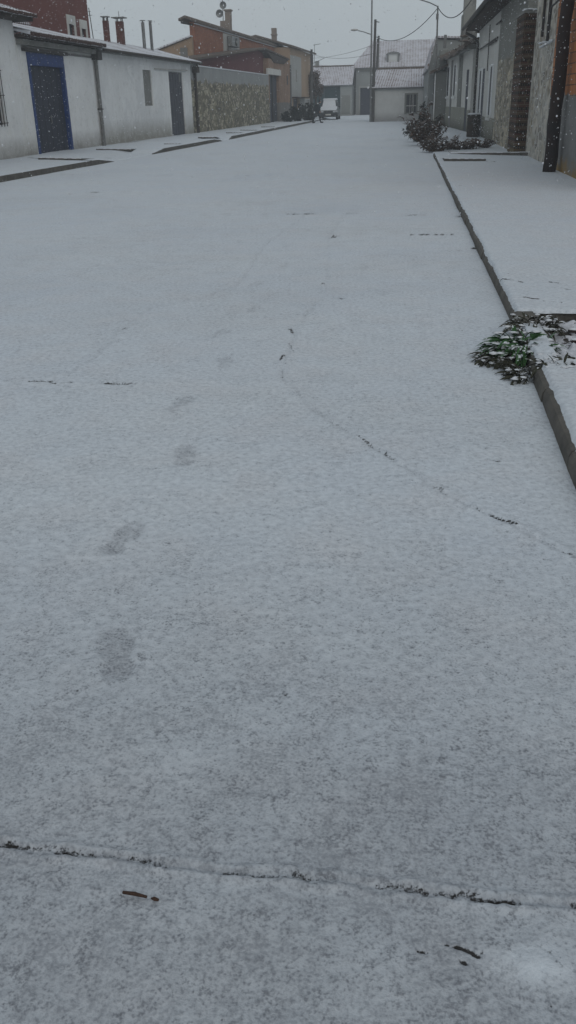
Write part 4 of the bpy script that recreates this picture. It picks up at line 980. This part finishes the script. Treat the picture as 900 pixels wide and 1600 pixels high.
shrub('dark_shrub','dark evergreen shrub next to the stooping person at the end of the left kerb',(-8.35,83.0,.1),.7,.8,1.9,14,1800,'leafg',(.12,.24),17)
# small tree beyond the ochre house
tr=root('small_tree',(-9.2,98.5,0),'small brown leaved tree in front of the pole at the end of the left row','tree')
tm=MB(); tm.tube([(-9.2,98.5,0),(-9.15,98.5,1.3),(-9.25,98.5,2.4)],[.12,.09,.05],8); rg=random.Random(5); cr=MB()
for i in range(14):
    a=rg.uniform(0,2*PI); e=(-9.2+math.cos(a)*rg.uniform(.3,.7),98.5+math.sin(a)*.6,rg.uniform(2.2,4.0)); tm.tube([(-9.2,98.5,1.7+rg.random()*.6),e],[.035,.012],5)
    for j in range(110): leafy(rg,cr,(e[0]+rg.gauss(0,.2),e[1]+rg.gauss(0,.2),e[2]+rg.gauss(0,.22)),(rg.uniform(-1,1),rg.uniform(-1,1),rg.uniform(-1,1)),.2,.07)
part('trunk',tm,'twig',tr); part('crown',cr,'leaf',tr)

# weeds at the kerb
def weed(label,base,R_,H_,n,mat,Lr,seed,flat=.4,dirb=None):
    rg=random.Random(seed); R=root('weed_clump',base,label,'weed'); lf=MB(); sn=MB()
    for i in range(n):
        a=rg.uniform(0,2*PI); q=R_*math.sqrt(rg.random()); c=(base[0]+q*math.cos(a),base[1]+q*math.sin(a)*1.1,base[2]+rg.uniform(0,H_)*(1-q/R_*.6))
        d=(math.cos(a)*1+(dirb[0] if dirb else 0)+rg.gauss(0,.35),math.sin(a)+(dirb[1] if dirb else 0)+rg.gauss(0,.35),rg.uniform(.1,flat+.5))
        L=rg.uniform(*Lr); leafy(rg,lf,c,d,L,L*rg.uniform(.07,.13),rg.uniform(.2,.9),6)
        if rg.random()<.10:
            u=Vector(d).normalized(); p=Vector(c)+u*L*.5
            sn.blob((p.x,p.y,p.z+.006-.1*L*.3),(L*.24,L*.2,.007),1,.3,i)
    part('leaf_cluster',lf,mat,R,smooth=True); part('snow_dusting',sn,'snow',R,smooth=True,kind='stuff'); return R
weed('bright green leafy weed clump growing out of the kerb joint',(.83,6.02,.02),.18,.10,430,'weed',(.07,.19),21,.5,(-.3,-.2))
weed('dark snow laden weed tuft on the road left of the green clump',(.67,5.88,.0),.12,.06,150,'weedd',(.05,.15),22,.3,(-.5,0))
weed('dark drooping weeds behind the green clump by the pavement edge',(.97,6.52,.06),.18,.10,210,'weedd',(.05,.12),23,.5)
weed('pale snow covered weeds at the foot of the kerb in front',(.82,5.50,.0),.12,.05,170,'weedd',(.05,.13),24,.2)
weed('ragged frosted weeds over the near end of the kerb gap',(1.04,5.48,.08),.16,.03,170,'weedd',(.05,.13),25,.2,(.3,0))
gr=root('grass_tuft',(.66,5.60,0),'thin pale grass blades poking out beneath the green weed','grass tuft')
gmb=MB(); rg=random.Random(9)
for i in range(34):
    a=rg.uniform(PI*.85,PI*1.5); L=rg.uniform(.1,.2); c=Vector((.74+rg.gauss(0,.03),5.66+rg.gauss(0,.03),.01)); e=c+Vector((math.cos(a)*L,math.sin(a)*L*.8,rg.uniform(.01,.05)))
    gmb.tube([c,(c+e)/2+Vector((0,0,.03)),e],[.002,.002,.0008],4)
part('blades',gmb,'weedd',gr)
# clods in the soil gap
rg=random.Random(31); k=0
spots=[(1.42,6.66,.055),(1.25,6.5,.03),(1.33,6.42,.035),(1.22,6.2,.03),(1.62,6.3,.03),(1.42,5.98,.03),(1.55,6.62,.03),(1.72,6.75,.04),(1.9,6.5,.05),(2.1,6.3,.05),(2.3,6.7,.05),(1.15,6.62,.025),(1.35,6.12,.02),(1.5,6.4,.022),(1.75,6.1,.03)]
labs=['largest rounded soil clod in the unpaved gap','small clod left of the largest one']
for i,(x,y_,r) in enumerate(spots):
    m=MB(); m.blob((x,y_,.05+r*.25),(r*1.3,r,r*.7),2,.12,i)
    solo('soil_clod',m,'clod',(x,y_,.04),'dark soil clod poking through the snow in the unpaved pavement gap','clod','soil clods in the pavement gap',smooth=True)
# twig lying in front, a scrap of bark further right
m=MB(); m.tube([(-.572,1.352,.012),(-.545,1.349,.014),(-.515,1.345,.012)],[.0035,.0045,.003],7); tw=solo('twig',m,'twig',(-.55,1.35,0),'short broken brown twig lying on the snow in the foreground','twig',smooth=True)
m=MB(); m.tube([(-.505,1.344,.010),(-.497,1.342,.012),(-.487,1.341,.010)],[.002,.005,.003],6); solo('bark_flake',m,'twig',(-.496,1.342,0),'tiny dark bark flake off the right end of the twig','bark flake')

# ------------------------------------------------------------------ car
CX,CY=-7.33,91.2
CA=root('parked_car',(CX,CY,0),'dark green car under thick snow parked facing the camera by the barn','car')
def loft(secs):
    """secs: list of rings, equal length"""
    m=MB(); n=len(secs[0])
    for r in secs: m.v+=r
    for i in range(len(secs)-1):
        for j in range(n): m.f.append((i*n+j,i*n+(j+1)%n,(i+1)*n+(j+1)%n,(i+1)*n+j))
    m.f.append(tuple(range(n-1,-1,-1))); m.f.append(tuple((len(secs)-1)*n+j for j in range(n))); return m
def ring(y,hw,z0,z1,tw,rnd=.12):
    """cross-section: bottom z0, shoulder, top z1 with half width tw at the top"""
    zm=z0+(z1-z0)*.6
    pts=[(-hw*.9,z0),(hw*.9,z0),(hw,z0+rnd),(hw,zm),(tw,z1-rnd*.5),(tw-rnd,z1),(-tw+rnd,z1),(-tw,z1-rnd*.5),(-hw,zm),(-hw,z0+rnd)]
    return [(CX+x,CY+y,z) for x,z in pts]
body=loft([ring(0,.78,.32,.72,.72),ring(.08,.85,.26,.86,.78),ring(.5,.88,.24,1.0,.8),ring(1.05,.88,.24,1.08,.8),ring(3.6,.88,.24,1.1,.8),ring(4.1,.84,.3,1.05,.76)])
part('body',body,'carp',CA,smooth=False)
cab=loft([ring(1.0,.8,1.0,1.1,.76,.04),ring(1.55,.78,1.0,1.66,.62,.1),ring(1.9,.78,1.0,1.74,.62,.12),ring(3.2,.78,1.0,1.74,.62,.12),ring(3.95,.76,1.0,1.2,.68,.05)])
part('cabin',cab,'glass',CA)
m=MB(); q=lambda x,y_,z:(CX+x,CY+y_,z)
m.hexa([q(-.66,.98,1.10),q(.66,.98,1.10),q(.55,1.55,1.68),q(-.55,1.55,1.68),q(-.66,.96,1.16),q(.66,.96,1.16),q(.55,1.5,1.73),q(-.55,1.5,1.73)]); part('windscreen_snow',m,'snow',CA)
m=loft([[q(x*.6,1.45,1.7+z) for x,z in ((-1,0),(1,0),(.95,.07),(-.95,.07))],[q(x*.66,1.8,1.74+z) for x,z in ((-1,0),(1,0),(.92,.12),(-.92,.12))],[q(x*.66,3.3,1.74+z) for x,z in ((-1,0),(1,0),(.92,.12),(-.92,.12))]]); part('roof_snow',m,'snow',CA)
m=loft([[q(x*.74,.06,.82+z) for x,z in ((-1,0),(1,0),(.95,.05),(-.95,.05))],[q(x*.8,.5,.99+z) for x,z in ((-1,0),(1,0),(.95,.08),(-.95,.08))],[q(x*.8,1.0,1.07+z) for x,z in ((-1,0),(1,0),(.95,.09),(-.95,.09))]]); part('bonnet_snow',m,'snow',CA)
m=MB(); m.hexa([q(-.86,-.08,.25),q(.86,-.08,.25),q(.88,.2,.25),q(-.88,.2,.25),q(-.84,-.06,.56),q(.84,-.06,.56),q(.88,.2,.56),q(-.88,.2,.56)]); part('bumper',m,'rubber',CA)
m=MB(); m.box(CX-.36,CX+.36,CY-.03,CY+.06,.6,.76); part('grille',m,'rubber',CA)
m=MB(); m.box(CX-.26,CX+.26,CY-.105,CY-.085,.40,.51); part('number_plate',m,'plate',CA)
for sx in (-1,1):
    m=MB(); m.blob((CX+sx*.6,CY+.03,.71),(.18,.07,.09),2,0,1); part('headlight',m,'lamp',CA,smooth=True)
    m=MB(); m.blob((CX+sx*.98,CY+1.15,1.12),(.1,.07,.08),2,0,1); part('mirror',m,'rubber',CA,smooth=True)
    for y_ in (.75,3.3):
        m=MB(); m.tube([(CX+sx*.68,CY+y_,.31),(CX+sx*.9,CY+y_,.31)],.31,20); w=part('wheel',m,'rubber',CA)
        m=MB(); m.tube([(CX+sx*.9,CY+y_,.31),(CX+sx*.915,CY+y_,.31)],.19,16); part('rim',m,'metal',w)

# ------------------------------------------------------------------ person stooping, mid-stride to the right
px,py=-7.25,78.6
PR=root('person',(px,py,0),'stooping person in a bulky dark coat walking across the end of the road','person')
def skin(name,verts,edges,rad,mat,parent,sub=2,rootv=0):
    me=bpy.data.meshes.new(name); off=wloc(parent)
    me.from_pydata([tuple(Vector(v)-off) for v in verts],edges,[]); o=bpy.data.objects.new(name,me); COL.objects.link(o); o.parent=parent
    m=o.modifiers.new('skin','SKIN'); m.use_smooth_shade=True
    for i,r in enumerate(rad):
        me.skin_vertices[0].data[i].radius=(r,r) if not isinstance(r,tuple) else r
        me.skin_vertices[0].data[i].use_root=(i==rootv)
    o.modifiers.new('sub','SUBSURF').levels=sub; o.modifiers['sub'].render_levels=sub; me.materials.append(M[mat]); return o
def Q(x,y_,z): return (px+x,py+y_,z)
vs=[Q(-.05,0,.92),Q(0,0,1.15),Q(.10,0,1.34),Q(.17,-.01,1.45),Q(.24,-.02,1.56),
    Q(-.16,-.08,.86),Q(-.20,-.09,.50),Q(-.36,-.09,.10),Q(-.24,-.10,.05),
    Q(.06,.09,.86),Q(.20,.09,.48),Q(.28,.09,.09),Q(.42,.09,.05),
    Q(.06,-.2,1.32),Q(.10,-.27,1.06),Q(.26,-.25,.88),Q(.06,.2,1.32),Q(.02,.27,1.06),Q(.14,.28,.86)]
ed=[(0,1),(1,2),(2,3),(3,4),(0,5),(5,6),(6,7),(7,8),(0,9),(9,10),(10,11),(11,12),(2,13),(13,14),(14,15),(2,16),(16,17),(17,18)]
ra=[.15,.15,.16,.07,.06,.10,.075,.05,.045,.10,.075,.05,.045,.075,.055,.035,.075,.055,.035]
bd=skin('body',vs,ed,ra,'trouser',PR)
# coat
cv=[Q(-.10,0,.82),Q(-.05,0,1.0),Q(0,0,1.18),Q(.08,0,1.36),Q(.13,0,1.43),Q(.07,-.21,1.33),Q(.10,-.28,1.07),Q(.24,-.26,.92),Q(.07,.21,1.33),Q(.02,.28,1.07),Q(.12,.29,.9)]
skin('coat',cv,[(0,1),(1,2),(2,3),(3,4),(3,5),(5,6),(6,7),(3,8),(8,9),(9,10)],[(.33,.30),(.34,.31),(.32,.30),(.28,.26),.13,.105,.085,.06,.105,.085,.06],'cloth',PR)
m=MB(); m.blob(Q(.26,-.02,1.60),(.105,.085,.125),3,0,1); hd=part('head',m,'skin',PR,smooth=True)
m=MB(); m.blob(Q(.245,-.02,1.635),(.118,.1,.115),3,0,1); part('hood',m,'cloth',PR,smooth=True)
m=MB(); m.blob(Q(.365,-.02,1.59),(.025,.016,.022),1,0,1); part('nose',m,'skin',hd,smooth=True)
for sy in (-.25,.28):
    hx=.28 if sy<0 else .17
    m=MB(); m.blob(Q(hx,sy,.86),(.032,.022,.045),2,0,1)
    for f in range(4): m.tube([Q(hx-.02+f*.014,sy,.84),Q(hx-.015+f*.016,sy,.79),Q(hx-.02+f*.015,sy,.76)],[.008,.008,.006],5)
    m.tube([Q(hx+.025,sy,.87),Q(hx+.045,sy,.83)],[.009,.007],5)
    part('hand',m,'skin',PR,smooth=True)
for bx,by in ((-.34,-.09),(.32,.09)):
    m=MB(); m.blob(Q(bx+.06,by,.055),(.15,.055,.055),2,0,1); part('shoe',m,'rubber',PR,smooth=True)

# ------------------------------------------------------------------ falling snow
rg=random.Random(99); fl=MB()
bm=bmesh.new(); bmesh.ops.create_icosphere(bm,subdivisions=1,radius=1); iv=[tuple(v.co) for v in bm.verts]; iff=[tuple(v.index for v in f.verts) for f in bm.faces]; bm.free()
for i in range(15000):
    y_=3+rg.random()**.8*42; x=rg.uniform(-.95*y_-1,.5*y_+1); z=rg.uniform(.05,7.5)
    x=max(-12.2,min(2.9,x)); r=.0035+.0095*rg.random()**1.6*(1.0+.5*(rg.random()<.06))
    if y_<14: r*=y_/14
    a=(rg.uniform(.6,1.3),rg.uniform(.6,1.3),rg.uniform(.7,1.5))
    k=len(fl.v); fl.v+=[(x+v[0]*r*a[0],y_+v[1]*r*a[1],z+v[2]*r*a[2]) for v in iv]; fl.f+=[(p+k,q_+k,s_+k) for p,q_,s_ in iff]
solo('falling_snow',fl,'snow',(0,20,0),'small white snowflakes drifting down over the whole street','snowflakes',kind='stuff')

# ------------------------------------------------------------------ haze
hz=MB(); hz.box(-60,60,-14,172,-1.2,13)
hm=bpy.data.materials.new('haze_air'); hm.use_nodes=True; n=hm.node_tree.nodes; n.clear()
ou=n.new('ShaderNodeOutputMaterial'); pv=n.new('ShaderNodeVolumePrincipled'); pv.inputs['Color'].default_value=(.86,.9,.93,1); pv.inputs['Density'].default_value=.0020; pv.inputs['Anisotropy'].default_value=.2
hm.node_tree.links.new(pv.outputs[0],ou.inputs['Volume']); M['haze']=hm
solo('haze',hz,'haze',(0,0,0),'pale cold air veiling the far end of the street','haze',kind='stuff')

# ------------------------------------------------------------------ light, sky, camera
W=bpy.data.worlds.new('World'); S.world=W; W.use_nodes=True; t=NT(W); bg=t.n['Background']
sky=t.new('ShaderNodeTexSky',sky_type='NISHITA'); sky.sun_disc=False; sky.sun_elevation=math.radians(35); sky.sun_rotation=math.radians(162); sky.dust_density=6; sky.air_density=1.2
tc=t.new('ShaderNodeTexCoord')
cl=noise(t,tc.outputs['Generated'],2.2,4,.55,.3)
cloud=mix(t,ramp(t,cl,.3,.7),(4.15,4.72,5.06),(4.55,4.9,5.2))
c=mix(t,.93,sky.outputs[0],cloud); t.link(c,bg.inputs[0]); bg.inputs[1].default_value=.1
sun=bpy.data.lights.new('sun','SUN'); sun.energy=.5; sun.angle=math.radians(50); sun.color=(1,.985,.96)
so=bpy.data.objects.new('sun',sun); COL.objects.link(so); so.rotation_euler=(math.radians(55),0,math.radians(18)); so.location=(0,0,12)
cam=bpy.data.cameras.new('camera'); cam.sensor_fit='VERTICAL'; cam.sensor_height=36; cam.lens=1369/1600*36; cam.clip_start=.05; cam.clip_end=1000
co=bpy.data.objects.new('camera',cam); COL.objects.link(co); S.camera=co
co.matrix_world=Matrix(((.99235434,-.03170639,.11927937,0),(.12145197,.42282573,-.89803553,0),(-.02196093,.90565618,.42344375,1.6),(0,0,0,1)))
S.view_settings.view_transform='Standard'; S.view_settings.look='None'; S.view_settings.exposure=0.0; S.view_settings.gamma=1
S.cycles.volume_bounces=1; S.cycles.max_bounces=6; S.cycles.diffuse_bounces=3
